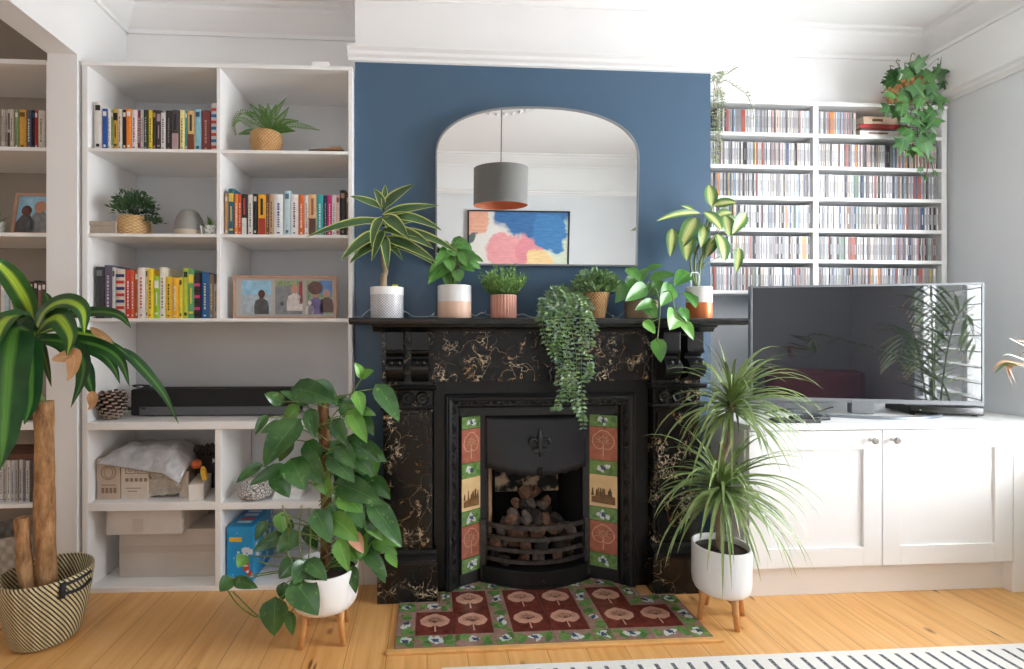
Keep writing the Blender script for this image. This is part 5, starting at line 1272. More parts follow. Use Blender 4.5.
def m_art():
    t = NT('abstract_paint'); x, y, z = t.xyz(t.obj()); W, H = ax1-ax0, az1-az0
    u = t.math('ADD', t.math('DIVIDE', x, W), .5); v = t.math('DIVIDE', z, H)
    nz = t.n('ShaderNodeTexNoise', {'Vector': t.obj(), 'Scale': 5.5, 'Detail': 6.0}, out='Color'); nx, ny, _ = t.xyz(nz)
    u = t.math('ADD', u, t.math('MULTIPLY', t.math('SUBTRACT', nx, .5), .24)); v = t.math('ADD', v, t.math('MULTIPLY', t.math('SUBTRACT', ny, .5), .36))
    col = t.mix(t.noise(t.obj(), 6, 3), C(226, 222, 214), C(240, 238, 234))
    br = t.noise(t.comb(t.math('MULTIPLY', x, 2.0), 0, t.math('MULTIPLY', z, 9.0)), 5, 4)
    def blob(col, cx, cy, rx, ry, c, soft=.06):
        d = t.math('SQRT', t.math('ADD', t.math('POWER', t.math('DIVIDE', t.math('SUBTRACT', u, cx), rx), 2.0), t.math('POWER', t.math('DIVIDE', t.math('SUBTRACT', v, cy), ry), 2.0)))
        return t.mix(t.mapr(d, 1-soft, 1+soft, 1, 0), col, t.mix(t.mapr(br, .35, .65), c, tuple(min(1, q*1.15+.02) for q in c[:3])+(1,)))
    col = blob(col, .88, .78, .34, .36, C(176, 206, 196)); col = blob(col, .98, .35, .16, .4, C(206, 216, 196)); col = blob(col, .07, .92, .14, .26, C(232, 172, 146)); col = blob(col, .63, 1.0, .36, .36, C(50, 108, 164)); col = blob(col, .80, .72, .17, .26, C(58, 124, 182))
    col = blob(col, .40, .45, .22, .24, C(232, 158, 162)); col = blob(col, .60, .42, .14, .26, C(226, 142, 152)); col = blob(col, .70, .22, .13, .26, C(238, 206, 150)); col = blob(col, .03, .64, .045, .06, C(96, 110, 112)); col = blob(col, .2, .12, .22, .1, C(226, 190, 130))
    return t.bs(Base_Color=col, Roughness=.6)
part('canvas', B(ax0+f, ax1-f, YR+.006, YR+.026, az0+f, az1-f), m_art(), t)
# ------------------------------------------------------------------ things on the bookcase shelves
Z1, Z2, Z3, ZL = 2.0135, 1.628, 1.243, .775
def fp(px, Y): return fx(px, Y)
# fern, top right cell
c = Vector((fp(266.5, .035), .035, Z1))
t = thing('potted_fern', 'feathery green fern in a woven basket pot, top right cell of the bookcase', 'plant', c, fr=True)
part('pot', MB().lathe([(0, 0), (.056, 0), (.068, .03), (.074, .065), (.070, .10), (.064, .108), (.058, .10), (.06, .06), (0, .05)], c, 40), WICK, t)
mb = MB(); r = random.Random(2)
def frond(mb, P, W, n=30, m=0):
    S = spline(P, n); mb.tube(S, .0013, 4, m)
    for i in range(2, n):
        t_ = (S[i]-S[i-1]).normalized(); q = i/n; L = W*(math.sin(pi*min(1, q*.9+.12))**.6)*(1-q**3)+.004
        sd = t_.cross(Vector((r.uniform(-.1, .1), -1, .35))).normalized()
        for s in (-1, 1):
            d = (sd*s+t_*.35+Vector((0, 0, -.12))).normalized(); mb.strip([S[i], S[i]+d*L*.5, S[i]+d*L], .0062, P_lance, Vector((0, -1, .6)), .15, m, 2)
B2 = zs(220, 30, 6.37)
for P in ([(300, 640), (230, 560), (130, 515), (75, 580), (90, 660)], [(300, 640), (250, 540), (185, 465)], [(300, 640), (300, 540), (300, 465)], [(310, 640), (350, 520), (415, 430)], [(320, 640), (400, 580), (490, 575)], [(330, 640), (440, 600), (540, 612), (628, 636)], [(320, 640), (380, 560), (430, 490)],
          [(290, 640), (200, 600), (120, 560), (70, 600)], [(330, 645), (400, 630), (470, 640)], [(295, 640), (270, 520), (240, 470)], [(310, 640), (330, 540), (350, 470)], [(300, 645), (180, 640), (110, 655)], [(315, 640), (280, 560), (260, 500)], [(320, 645), (390, 610), (440, 640)], [(300, 640), (210, 540), (150, 520)]):
    q = r.uniform(-.06, .05); k = len(P)
    frond(mb, [at(220+x/6.37, 30+y/6.37, .035+q*i/(k-1)) for i, (x, y) in enumerate(P)], .022)
part('foliage', mb, L_FERN, t)
mb = B(fp(309, -.03), fp(344, -.03), -.038, .06, Z1, Z1+.009); mb.prism([(fp(310, -.03), Z1+.009), (fp(344, -.03), Z1+.009), (fp(341, -.03), Z1+.026)], 'y', -.036, .055, 1)
solo('wooden_offcut', mb, [bookmat((70, 52, 42)), bookmat((150, 112, 76))], 'flat dark brown wooden piece lying right of the fern', 'ornament', fr=True)
# second cell: box, bush, vase, small succulent
x0, x1 = fp(90.5, -.03), fp(117, -.03)
t = thing('lidded_box', 'small beige lidded box at the left end of the second shelf', 'box', ((x0+x1)/2, .01, Z2), fr=True)
BG = mat('beige_card', C(176, 164, 150), .7, var=.06, vs=30)
part('base', B(x0+.003, x1-.003, -.033, .06, Z2, Z2+.036), BG, t, .002); part('lid', B(x0, x1, -.037, .064, Z2+.036, Z2+.056), BG, t, .002)
c = Vector((fp(134, .035), .035, Z2))
t = thing('potted_bush', 'dark green small-leaved bush in a pale woven basket on the second shelf', 'plant', c, fr=True)
part('pot', MB().lathe([(0, 0), (.060, 0), (.068, .02), (.069, .05), (.063, .085), (.057, .092), (.055, .08), (0, .06)], c, 40), WICK2, t)
mb = MB(); smalltuft(mb, c+Vector((.006, -.005, .12)), .105, .10, 420, .030, .013, 12, 2); twigs(mb, c+Vector((0, 0, .11)), .1, .09, 24, 13)
for k in range(4): smalltuft(mb, c+Vector((.10+.01*k, -.03, .07-.004*k)), .03, .02, 12, .028, .012, 30+k, 2)
part('foliage', mb, [L_BUSH, L_BUSH], t)
c = Vector((fp(189.5, .03), .03, Z2))
solo('dome_vase', MB().lathe([(0, 0), (.062, 0), (.064, .004), (.064, .026), (.0645, .028), (.062, .06), (.055, .085), (.043, .108), (.036, .118), (.030, .122), (.020, .122), (.018, .115), (0, .11)], c, 48, mats=[1, 1, 1, 0, 0, 0, 0, 0, 0, 0, 0, 0]), [mat('grey_stoneware', C(140, 138, 134), .6, var=.06, vs=30), mat('bare_clay', C(196, 180, 160), .8)], 'grey dome-shaped vase with a pale clay base on the second shelf', 'vase', fr=True)
c = Vector((fp(210.5, -.0), -.0, Z2))
t = thing('potted_succulent', 'tiny spiky green plant in a small white pot beside the dome vase', 'plant', c, fr=True)
part('pot', MB().lathe(potprof(.020, .024, .045, .004), c, 28), WCER, t)
mb = MB(); rosette(mb, c+Vector((0, 0, .045)), 44, .035, .06, .007, 3, (.1, 1.4), (.1, .4), P_lance, n=6); part('foliage', mb, L_GRASS, t)
mb = MB().box(-.0025, .0025, -.03, .03, 0, .044, 0, Matrix.Translation((fp(205, .01), .01, Z2)) @ Matrix.Rotation(math.radians(-9), 4, 'Y'))
solo('card', mb, WCER, 'thin white card leaning between dome vase and tiny plant', 'card', fr=True)
# triple photo frame, third right cell
def photo_tex(kind):
    t = NT('photo_'+kind); x, y, z = t.xyz(t.obj()); o = t.obj(); n = t.noise(o, 60, 4)
    return t, x, z, o, n
x0, x1 = fp(234, .03), fp(337, .03); zt = Z3+.203
t = thing('triple_photo_frame', 'wide wooden frame holding three snapshots in the third right cell', 'picture frame', ((x0+x1)/2, .03, Z3), fr=True)
FRW = mat('frame_wood', C(192, 148, 124), .5, var=.12, vs=30)
mb = MB(); f = .010
for q in ((x0, x0+f, Z3, zt), (x1-f, x1, Z3, zt), (x0+f, x1-f, Z3, Z3+f), (x0+f, x1-f, zt-f, zt)): mb.box(q[0], q[1], .018, .036, q[2], q[3])
part('frame', mb, FRW, t, .001); part('mount', B(x0+f, x1-f, .028, .034, Z3+f, zt-f), mat('mount_grey', C(186, 180, 174), .7), t)
W = x1-x0
def figure(mb, cx, z0, s, m, mh, y=.0262):
    P = [(-.5, 0), (-.52, .5), (-.42, .95), (-.16, 1.08), (-.13, 1.18), (.13, 1.18), (.16, 1.08), (.42, .95), (.52, .5), (.5, 0)]
    mb.prism([(cx+x*s, z0+z*s) for x, z in P], 'y', y, y+.0006, m)
    mb.prism([(cx+.24*s*math.cos(a), z0+1.42*s+.30*s*math.sin(a)) for a in [2*pi*i/16 for i in range(16)]], 'y', y-.0003, y+.0006, mh)
PM = [mat('photo_sky', C(150, 196, 222), .3, var=.2, vs=25), mat('photo_grey', C(130, 134, 138), .3, var=.25, vs=40), mat('photo_dark', C(84, 84, 86), .3, var=.3, vs=40), mat('photo_skin', C(190, 140, 116), .3, var=.15, vs=40), mat('photo_green', C(140, 160, 120), .3, var=.4, vs=60),
      mat('photo_brown', C(92, 56, 44), .3, var=.4, vs=50), mat('photo_pale', C(214, 206, 204), .3, var=.2, vs=50), mat('photo_red', C(150, 52, 62), .3, var=.3), mat('photo_blue', C(84, 130, 190), .3, var=.3), mat('photo_purple', C(110, 96, 150), .3, var=.3), mat('photo_seagrey', C(170, 184, 192), .3, var=.2, vs=50)]
for k, (u0, u1) in enumerate(((.075, .36), (.40, .665), (.705, .955))):
    a, b = x0+W*u0, x0+W*u1; za, zb = Z3+.022, zt-.022; w = b-a; h = zb-za; mb = MB()
    mb.box(a, b, .0268, .0278, za, zb, (0, 1, 4)[k])
    if k == 0:
        mb.box(a, b, .0264, .027, za, za+h*.58, 10); figure(mb, a+w*.68, za, h*.42, 2, 5)
    elif k == 1:
        mb.box(a, b, .0264, .027, zb-h*.16, zb, 4); figure(mb, a+w*.72, za+h*.10, h*.46, 6, 3); mb.box(b-w*.12, b, .0262, .027, za+h*.3, zb-.005, 7); figure(mb, a+w*.25, za, h*.22, 1, 2)
    else:
        mb.box(a+w*.5, b, .0264, .027, za+h*.6, zb, 8); figure(mb, a+w*.36, za, h*.44, 9, 3); figure(mb, a+w*.78, za+h*.05, h*.40, 5, 3); figure(mb, a+w*.12, za, h*.24, 6, 6)
        mb.prism([(a+w*.34+.3*w*math.cos(q), za+h*.78+.2*h*math.sin(q)) for q in [2*pi*i/14 for i in range(14)]], 'y', .0255, .0262, 5)
    part('photograph', mb, PM, t)
# small white box on top of the bookcase
solo('white_box', B(fp(312, -.04), fp(329, -.04), -.045, .01, 2.403, 2.425), SHELFW, 'small white box lying on top of the white bookcase', 'box', fr=True, bev=.003)

# ------------------------------------------------------------------ ledge: soundbar, pinecone, cable
x0, x1 = fp(131, .09), fp(297, .09)
t = thing('soundbar', 'long black soundbar with a grey lower strip on the bookcase ledge', 'soundbar', ((x0+x1)/2, .10, ZL), fr=True)
part('body', B(x0, x1, .085, .20, ZL+.004, ZL+.130), mat('speaker_cloth', C(20, 20, 23), .7, var=.1, vs=200), t, .008)
part('silver_strip', B(x0+.045, x1-.02, .079, .088, ZL+.006, ZL+.046), mat('soundbar_grey', C(104, 106, 110), .4, .4), t, .002, label='dark silver lower strip')
part('maker_plate', B(x0+.055, x0+.075, .0775, .08, ZL+.036, ZL+.043), BLACKPL, t)
for x in (x0+.08, x1-.08): part('foot', B(x-.02, x+.02, .10, .18, ZL, ZL+.006), BLACKPL, t)
solo('power_cable', MB().tube(spline([(fp(138, .15), .16, ZL+.131), (fp(134, .15), .14, ZL+.142), (fp(143, .15), .13, ZL+.146), (fp(150, .15), .15, ZL+.140), (fp(141, .15), .17, ZL+.136)], 30), .0035, 6), BLACKPL, 'black cable coiled on top of the soundbar left end', 'cable', fr=True)
mb = MB().box(-.085, .085, -.012, .012, -.005, .005, 0, Matrix.Translation((fp(113, .11), .13, ZL+.075)) @ Matrix.Rotation(math.radians(34), 4, 'Y'))
solo('black_stand_arm', mb, BLACKPL, 'thin black bar leaning on the soundbar behind the pinecone', 'bar', fr=True, bev=.003)
c = Vector((fp(112.5, .03), .03, ZL)); mb = MB(); PS = 1.45; PCN = [mat('pinecone_dark', C(88, 66, 56), .8, var=.3, vs=60), mat('pinecone_tip', C(166, 146, 132), .8, var=.15, vs=60)]
mb.lathe([(0, .004), (.022, .008), (.026, .03), (.018, .06), (.006, .085), (0, .088)], c, 16)
for k in range(96):
    q = k/96; az = k*2.39996; z = .008+.080*q; R_ = .030*math.sin(pi*min(1, .28+.72*(1-q)*.95))+.004; L = .024*(1-q*.6)
    d = Vector((math.cos(az), math.sin(az), -.25+1.1*q)).normalized(); s = Vector((-math.sin(az), math.cos(az), 0)); p = c+Vector((math.cos(az)*R_*.5, math.sin(az)*R_*.5, z))
    e = p+d*(R_*.5+L*.55); u = d.cross(s)*.003; w = .0095*(1-q*.45)
    b = mb.add([p-s*w*.4, p+s*w*.4, e+s*w-u, e-s*w-u, e+s*w+u, e-s*w+u, e+d*.004])
    mb.face((b, b+1, b+2, b+3), 0); mb.face((b+5, b+4, b+1, b), 0); mb.face((b+3, b+2, b+6), 1); mb.face((b+4, b+5, b+6), 1); mb.face((b+2, b+4, b+6), 1); mb.face((b+5, b+3, b+6), 1)
for q in mb.v: q.xy = c.xy+(q.xy-c.xy)*1.55; q.z = c.z+(q.z-c.z)*1.32
solo('pinecone', mb, PCN, 'brown pinecone at the left end of the bookcase ledge', 'pinecone', fr=True)

# ------------------------------------------------------------------ lower cells
ZM = .407
KR = mat('kraft_box', C(196, 178, 160), .7, var=.05, vs=25); KR2 = mat('kraft_box_pale', C(206, 194, 180), .7, var=.05, vs=25); PRT = mat('box_print', C(140, 116, 98), .7)
def carton(name, x0, x1, y0, y1, z, h, m, label, cat='box', deco=None, group=None):
    t = thing(name, label, cat, ((x0+x1)/2, (y0+y1)/2, z), group, fr=True)
    part('carton', B(x0, x1, y0, y1, z, z+h), m, t, .002)
    if deco: part('print', deco, PRT, t)
    return t
xa, xb = fp(97, -.0), fp(120, -.0); mb = MB(); cx, cz = (xa+xb)/2, ZM+.125
def ring(mb, cx, cz, r0, r1, y, n=24, q=1.0):
    b = mb.add([Vector((cx+r*math.cos(2*pi*i/n), y, cz+r*q*math.sin(2*pi*i/n))) for r in (r0, r1) for i in range(n)])
    for i in range(n): j = (i+1) % n; mb.face((b+i, b+j, b+n+j, b+n+i))
ring(mb, cx, cz, .030, .034, -.0005); ring(mb, cx, cz, .018, .021, -.0005, q=1.3)
for k in range(4): mb.box(xa+.02+k*.018, xa+.033+k*.018, -.0006, .001, ZM+.03, ZM+.055)
mb.box(xa+.02, xb-.02, -.0006, .001, ZM+.065, ZM+.069)
carton('printed_box', xa, xb, 0, .16, ZM, .19, KR, 'beige box with a round drawing, left end of the lower shelf', deco=mb)
xa, xb = fp(121, -.0), fp(148, -.0); mb = MB()
for k in range(2):
    q = xa+.02+k*.052; mb.box(q, q+.045, -.0006, .001, ZM+.118, ZM+.121); mb.box(q, q+.045, -.0006, .001, ZM+.158, ZM+.161); mb.box(q, q+.003, -.0006, .001, ZM+.118, ZM+.16); mb.box(q+.042, q+.045, -.0006, .001, ZM+.118, ZM+.16); ring(mb, q+.022, ZM+.139, .008, .011, -.0005)
for k in range(5): mb.box(xa+.02+k*.021, xa+.034+k*.021, -.0006, .001, ZM+.082, ZM+.098)
mb.box(xa+.02, xb-.03, -.0006, .001, ZM+.05, ZM+.054); mb.box(xa+.03, xb-.05, -.0006, .001, ZM+.036, ZM+.040)
carton('printed_box', xa, xb, 0, .17, ZM, .185, KR2, 'beige box with square diagrams, second on the lower shelf', deco=mb)
# plastic wrapped grey bedding draped over the boxes
def m_wrap():
    t = NT('plastic_wrapped_cloth'); n = t.noise(t.obj(), 16, 4, dist=.8)
    return t.bs(Base_Color=t.mix(t.mapr(n, .3, .7), C(156, 158, 162), C(200, 202, 206)), Roughness=.2, Coat_Weight=.6, Coat_Roughness=.1, Normal=t.bump(n, .22, .015))
mb = MB(); nu, nv = 30, 16
X0, X1 = fp(98, -.02), fp(187, .05)
tops = []; bots = []
for j in range(nv+1):
    for i in range(nu+1):
        u, v = i/nu, j/nv; x = X0+(X1-X0)*u+.02*math.sin(v*5); y = -.022+.30*v
        ed = min(1, 7*min(u, 1-u))**.5*min(1, 6*min(v, 1-v)+.0)**.5
        zb_ = ZM+.192+.02*math.sin(u*7)*0; sag = -.07*max(0, (.22-v)/.22)**1.5*(.3+.7*min(1, u*1.3)) - .05*max(0, (u-.8)/.2)
        h = .008+.042*ed*(.55+.45*math.sin(pi*min(1, v*1.15)))+.003*math.sin(u*23+v*9)*ed
        tops.append(Vector((x, y, zb_+sag+h))); bots.append(Vector((x, y, zb_+sag)))
b = mb.add(tops); b2 = mb.add(bots)
for j in range(nv):
    for i in range(nu):
        a = j*(nu+1)+i; mb.face((b+a, b+a+1, b+a+nu+2, b+a+nu+1), 0, None, True); mb.face((b2+a, b2+a+nu+1, b2+a+nu+2, b2+a+1), 0, None, True)
for i in range(nu): mb.face((b+i, b2+i, b2+i+1, b+i+1), 0, None, True); q = nv*(nu+1)+i; mb.face((b+q, b+q+1, b2+q+1, b2+q), 0, None, True)
for j in range(nv): q = j*(nu+1); mb.face((b+q, b+q+nu+1, b2+q+nu+1, b2+q), 0, None, True); q += nu; mb.face((b+q, b2+q, b2+q+nu+1, b+q+nu+1), 0, None, True)
solo('wrapped_bedding', mb, m_wrap(), 'grey folded bedding in clear plastic wrap lying over the beige boxes', 'bedding', fr=True)
# bag of rolled cloth beside the boxes
mb = MB(); xm = fp(163, .02)
for (dx, dz, r_, tw) in ((-.045, .05, .046, .1), (.0, .055, .050, -.1), (.04, .05, .042, .2), (-.015, .115, .042, 0), (.03, .12, .036, .3)):
    mb.tube(spline([(xm+dx, .005, ZM+dz), (xm+dx+tw*.05, .06, ZM+dz+.004), (xm+dx+tw*.1, .16, ZM+dz)], 10), [r_*.82, r_*.95, r_, r_*.97, r_, r_*.96, r_, r_, r_*.95, r_*.8], 18)
solo('bagged_cloth_rolls', mb, mat('bagged_linen', C(176, 168, 156), .35, var=.2, vs=40, Coat_Weight=.4), 'cream cloth rolls in a clear bag, middle of the lower shelf', 'cloth', fr=True)
mx = Matrix.Translation((fp(192, .0), .10, ZM)) @ Matrix.Rotation(math.radians(14), 4, 'Z')
solo('narrow_box', MB().box(-.032, .032, -.13, .12, 0, .075, 0, mx), mat('narrow_white_box', C(222, 216, 208), .6), 'narrow white box pointing out from the lower shelf right side', 'box', fr=True, bev=.002)
mx = Matrix.Translation((fp(176, .03), .13, ZM)) @ Matrix.Rotation(math.radians(20), 4, 'Z')
solo('slim_box', MB().box(-.02, .02, -.11, .12, 0, .12, 0, mx), KR2, 'slim pale box standing between the cloth rolls and narrow white box', 'box', fr=True, bev=.002)
t = thing('black_carrier_bag', 'dark brown carrier bag with white letters at the back of the lower shelf', 'bag', (fp(205, .16), .19, ZM), fr=True)
BAGM = mat('dark_bag', C(44, 36, 34), .55, var=.3, vs=20)
x0, x1 = fp(194, .15), -.972
mb = MB().prism([(x0, ZM), (x1, ZM), (x1-.004, ZM+.19), (x1-.04, ZM+.205), ((x0+x1)/2, ZM+.18), (x0+.03, ZM+.20), (x0+.004, ZM+.16)], 'y', .15, .24); part('bag', mb, BAGM, t, .006)
textmesh('lettering', 'KA', .034, Vector(((x0+x1)/2+.02, .1485, ZM+.135))-O0[t.name], (pi/2, 0, 0), WCER, t)
mb = MB()
for k in range(9): mb.tube(spline([(x0+.01+.012*k, .13, ZM+.17+.01*math.sin(k*2)), (x0+.02+.011*k, .12+.01*math.cos(k), ZM+.215+.012*math.sin(k*3)), (x0+.012*k+.03, .15, ZM+.18)], 10), .007, 6)
solo('tangled_straps', mb, BAGM, 'tangle of dark straps heaped in front of the carrier bag', 'straps', fr=True)
c = Vector((fp(197, .06), .055, ZM+.145))
solo('orange_toy', MB().lathe([(0, -.02), (.016, -.017), (.024, -.004), (.022, .012), (.012, .02), (0, .022)], c, 18), mat('orange_toy', C(206, 104, 62), .5), 'small round orange toy in the dark straps on the lower shelf', 'toy', fr=True)
mx = Matrix.Translation((fp(204, .02), .03, ZM+.077)) @ Matrix.Rotation(math.radians(-10), 4, 'Y')
mb = MB().box(-.012, .012, -.008, .008, 0, .05, 0, mx); mb.prism([(-.012, .05), (.012, .05), (.006, .066), (-.006, .066)], 'y', -.006, .006, 0, mx)
solo('yellow_bottle', mb, mat('yellow_label', C(236, 186, 62), .5), 'small yellow bottle standing near the narrow white box', 'bottle', fr=True, bev=.003)
# bottom left: big pale carton with a flat one on it
Z0 = .022; CB = mat('pale_carton', C(198, 190, 182), .7, var=.04, vs=12); CB2 = mat('pale_carton_flat', C(206, 198, 190), .7, var=.04, vs=12)
x0, x1 = fp(119, .05), -.972
t = thing('storage_carton', 'large pale grey storage carton filling the bottom left cell', 'box', ((x0+x1)/2, .17, Z0), fr=True)
part('carton', B(x0, x1, .05, .30, Z0, Z0+.225), CB, t, .003)
part('tape', B(x0+.001, x1, .0488, .05, Z0+.115, Z0+.15), mat('carton_tape', C(190, 178, 168), .4), t)
x0, x1 = fp(106.5, -.01), fp(181, -.01)
t = thing('flat_carton', 'flat pale carton lying on the large carton in the bottom left cell', 'box', ((x0+x1)/2, .12, Z0+.226), fr=True)
part('carton', B(x0, x1, -.012, .26, Z0+.226, Z0+.338), CB2, t, .002); part('label', B((x0+x1)/2-.05, (x0+x1)/2-.0, -.0132, -.012, Z0+.24, Z0+.30), mat('carton_label', C(196, 184, 176), .6), t)
# right cells
def m_pebble():
    t = NT('white_lattice'); e = t.n('ShaderNodeTexVoronoi', {'Vector': t.obj(), 'Scale': 75.0}, out='Distance', feature='DISTANCE_TO_EDGE'); f = t.mapr(e, .02, .12)
    return t.bs(Base_Color=t.mix(f, C(70, 66, 62), C(226, 222, 216)), Roughness=.6, Normal=t.bump(f, .8, .01))
c = Vector((fp(255, .02), .03, .400))
solo('lattice_bowl', MB().lathe([(0, 0), (.05, 0), (.074, .012), (.082, .030), (.070, .060), (.045, .082), (.02, .09), (0, .09)], c, 40), m_pebble(), 'white pebbled lattice bowl upside down in the upper right cell', 'bowl', fr=True)
mb = MB()
for k in range(5): mb.box(fp(272, 0)+.003*k, fp(300, 0)+.002*k, .0+.004*k, .20, .400+.008*k, .4072+.008*k)
solo('paper_stack', mb, SHELFW, 'small stack of white papers beside the lattice bowl', 'papers', fr=True)
# blue toy box
BLB = mat('toy_box_blue', C(26, 146, 204), .35, var=.08, vs=15); BLW = mat('toy_box_white', C(214, 222, 228), .35, var=.1, vs=40); RD = mat('toy_box_red', C(200, 70, 60), .4); YL = mat('toy_box_yellow', C(222, 176, 50), .4); GYB = mat('toy_box_grey', C(120, 150, 170), .4, var=.2, vs=60); LBL = mat('toy_box_pale_blue', C(150, 200, 226), .4)
x0, x1 = fp(228, 0), fp(254, 0); y0, y1, z0, h = -.01, .27, .022, .255
t = thing('blue_toy_box', 'bright blue toy box with picture panels in the bottom right cell', 'box', ((x0+x1)/2, .13, z0), fr=True)
part('carton', B(x0, x1, y0, y1, z0, z0+h), BLB, t, .0015)
mb = MB(); w = x1-x0
mb.box(x0+w*.08, x0+w*.56, y0-.0012, y0, z0+h*.73, z0+h*.81, 0)
r = random.Random(8)
for k in range(16):
    cx, cz = x0+w*r.uniform(.62, .95), z0+h*r.uniform(.08, .62); a = r.uniform(.004, .012)
    mb.box(cx-a, min(cx+a, x1), y0-.0012-.0001*k, y0, cz-a, cz+a*r.uniform(.6, 1.6), r.choice([1, 1, 4, 2]))
for k in range(9):
    cx, cz = x0+w*r.uniform(.1, .5), z0+h*r.uniform(.05, .9); a = r.uniform(.002, .005); mb.box(cx-a, cx+a, y0-.0012, y0, cz-a, cz+a, r.choice([5, 1, 0, 3]))
part('front_print', mb, [YL, BLW, RD, GYB, BLW, LBL], t); mb = MB()
for k in range(26):
    cy, cz = y0+(y1-y0)*r.uniform(.08, .95), z0+h*r.uniform(.1, .92); a = r.uniform(.006, .018); mb.box(x1, x1+.0012+.0001*k, cy-a*.8, cy+a*.8, cz-a*.8, cz+a, r.choice([1, 5, 4, 1, 3]))
part('side_print', mb, [YL, BLW, RD, GYB, BLW, LBL], t); mb = MB()
for k in range(5): cy = y0+.05+k*.045; mb.box(x0+w*.2, x0+w*.75, cy, cy+.022, z0+h, z0+h+.0012, r.choice([1, 2, 4]))
part('top_print', mb, [YL, BLW, RD, GYB, BLW, LBL], t)

# ------------------------------------------------------------------ adjoining room bits
x0, x1 = at(14, 230, .06).x, at(44, 230, .06).x
t = thing('photo_frame', 'wooden framed photograph on the adjoining room shelf', 'picture frame', ((x0+x1)/2, .06, 1.630)); mx = Matrix.Translation(((x0+x1)/2, .07, 1.6305)) @ Matrix.Rotation(math.radians(-9), 4, 'X'); hw, hh, f = .085, .205, .013
mb = MB()
for q in ((-hw, -hw+f, 0, hh), (hw-f, hw, 0, hh), (-hw+f, hw-f, 0, f), (-hw+f, hw-f, hh-f, hh)): mb.box(q[0], q[1], -.008, .008, q[2], q[3], 0, mx)
part('frame', mb, FRW, t); mb = MB().box(-hw+f, hw-f, -.002, .004, f, hh-f, 0, mx)
def fig2(cx, s, m, mh):
    P = [(-.5, 0), (-.5, .55), (-.2, 1.0), (.2, 1.0), (.5, .55), (.5, 0)]; mb.prism([(cx+x*s, f+z*s) for x, z in P], 'y', -.003, -.002, m, mx); mb.prism([(cx+.27*s*math.cos(a), f+1.25*s+.30*s*math.sin(a)) for a in [2*pi*i/14 for i in range(14)]], 'y', -.0034, -.002, mh, mx)
fig2(-.03, .085, 2, 5); fig2(.03, .10, 1, 3); part('photograph', mb, PM, t)
c = Vector((at(2, 230, .06).x-.03, .06, 1.630)); t = thing('small_spiky_plant', 'small spiky plant at the left edge of the adjoining room shelf', 'plant', c)
part('pot', MB().lathe(potprof(.03, .036, .06, .004), c, 24), WCER, t); mb = MB(); rosette(mb, c+Vector((0, 0, .06)), 30, .06, .10, .009, 17, (.1, 1.3), (.1, .5), P_lance, n=6); part('foliage', mb, L_GRASS, t)
solo('rattan_bin', MB().lathe([(0, 0), (.10, 0), (.13, .02), (.15, .16), (.155, .22), (.148, .22), (.12, .03), (0, .02)], (-1.96, .17, .0225), 40), m_weave('grey_rattan', C(150, 144, 136), C(196, 190, 182), 20, 10), 'grey woven bin in the bottom of the adjoining room bookcase', 'bin')
solo('brown_box', B(-1.93, -1.77, .04, .25, .776, .84), bookmat((98, 62, 48)), 'brown box lying on the adjoining room bookcase ledge', 'box', bev=.003)
solo('wooden_case', B(-1.98, -1.77, .03, .25, .60, .655) if False else B(-2.05, -1.77, .04, .25, .594, .62), bookmat((98, 62, 48)), 'flat brown case lying across the slim cases', 'case', bev=.002)

# ------------------------------------------------------------------ ivy and pale trailing plant on the CD rack
c = Vector((2.66, .235, 2.4145))
t = thing('ivy_plant', 'ivy with star-shaped leaves cascading from the top right end of the CD rack', 'plant', c)
part('basket', MB().lathe(potprof(.07, .095, .14), c, 36), m_weave('orange_wicker', C(172, 112, 62), C(232, 176, 122), 18, 9), t)
def ivy(mb, p, d, s, face, m=0):
    d = d.normalized(); sd = d.cross(face).normalized(); nr = sd.cross(d); P = []
    lob = [(0, 1.0), (.14, .52), (.44, .58), (.34, .22), (.50, -.12), (.18, -.10), (0, .0), (-.18, -.10), (-.50, -.12), (-.34, .22), (-.44, .58), (-.14, .52)]
    b = mb.add([p+d*.25*s]+[p+(sd*x+d*y-nr*(.35*x*x+.12*max(0, y)**2))*s for x, y in lob])
    for i in range(12): j = (i+1) % 12; u = lambda q: (.5+q[0]*.9, max(0, q[1])); mb.face((b, b+1+i, b+1+j), m, [(.5, .3), u(lob[i]), u(lob[j])], True)
mb = MB(); ms = MB(); r = random.Random(14)
IV = zs(860, 50, 4.46)
pts = [(245, 45), (350, 68), (115, 155), (150, 95), (180, 75), (215, 85), (280, 90), (320, 130), (250, 150), (290, 175), (380, 165), (160, 150), (150, 110), (205, 230), (240, 180), (270, 240), (310, 215), (360, 255), (130, 270), (170, 290), (190, 260), (240, 290), (280, 300),
       (240, 330), (340, 330), (210, 370), (300, 340), (235, 400), (315, 398), (250, 460), (195, 430), (225, 380), (265, 350), (290, 440), (325, 492), (270, 535), (330, 552), (292, 572), (240, 465), (180, 205), (340, 130), (365, 110), (290, 120), (225, 120), (330, 290), (370, 235), (200, 320), (265, 410), (120, 212), (310, 175), (225, 205), (260, 205)]
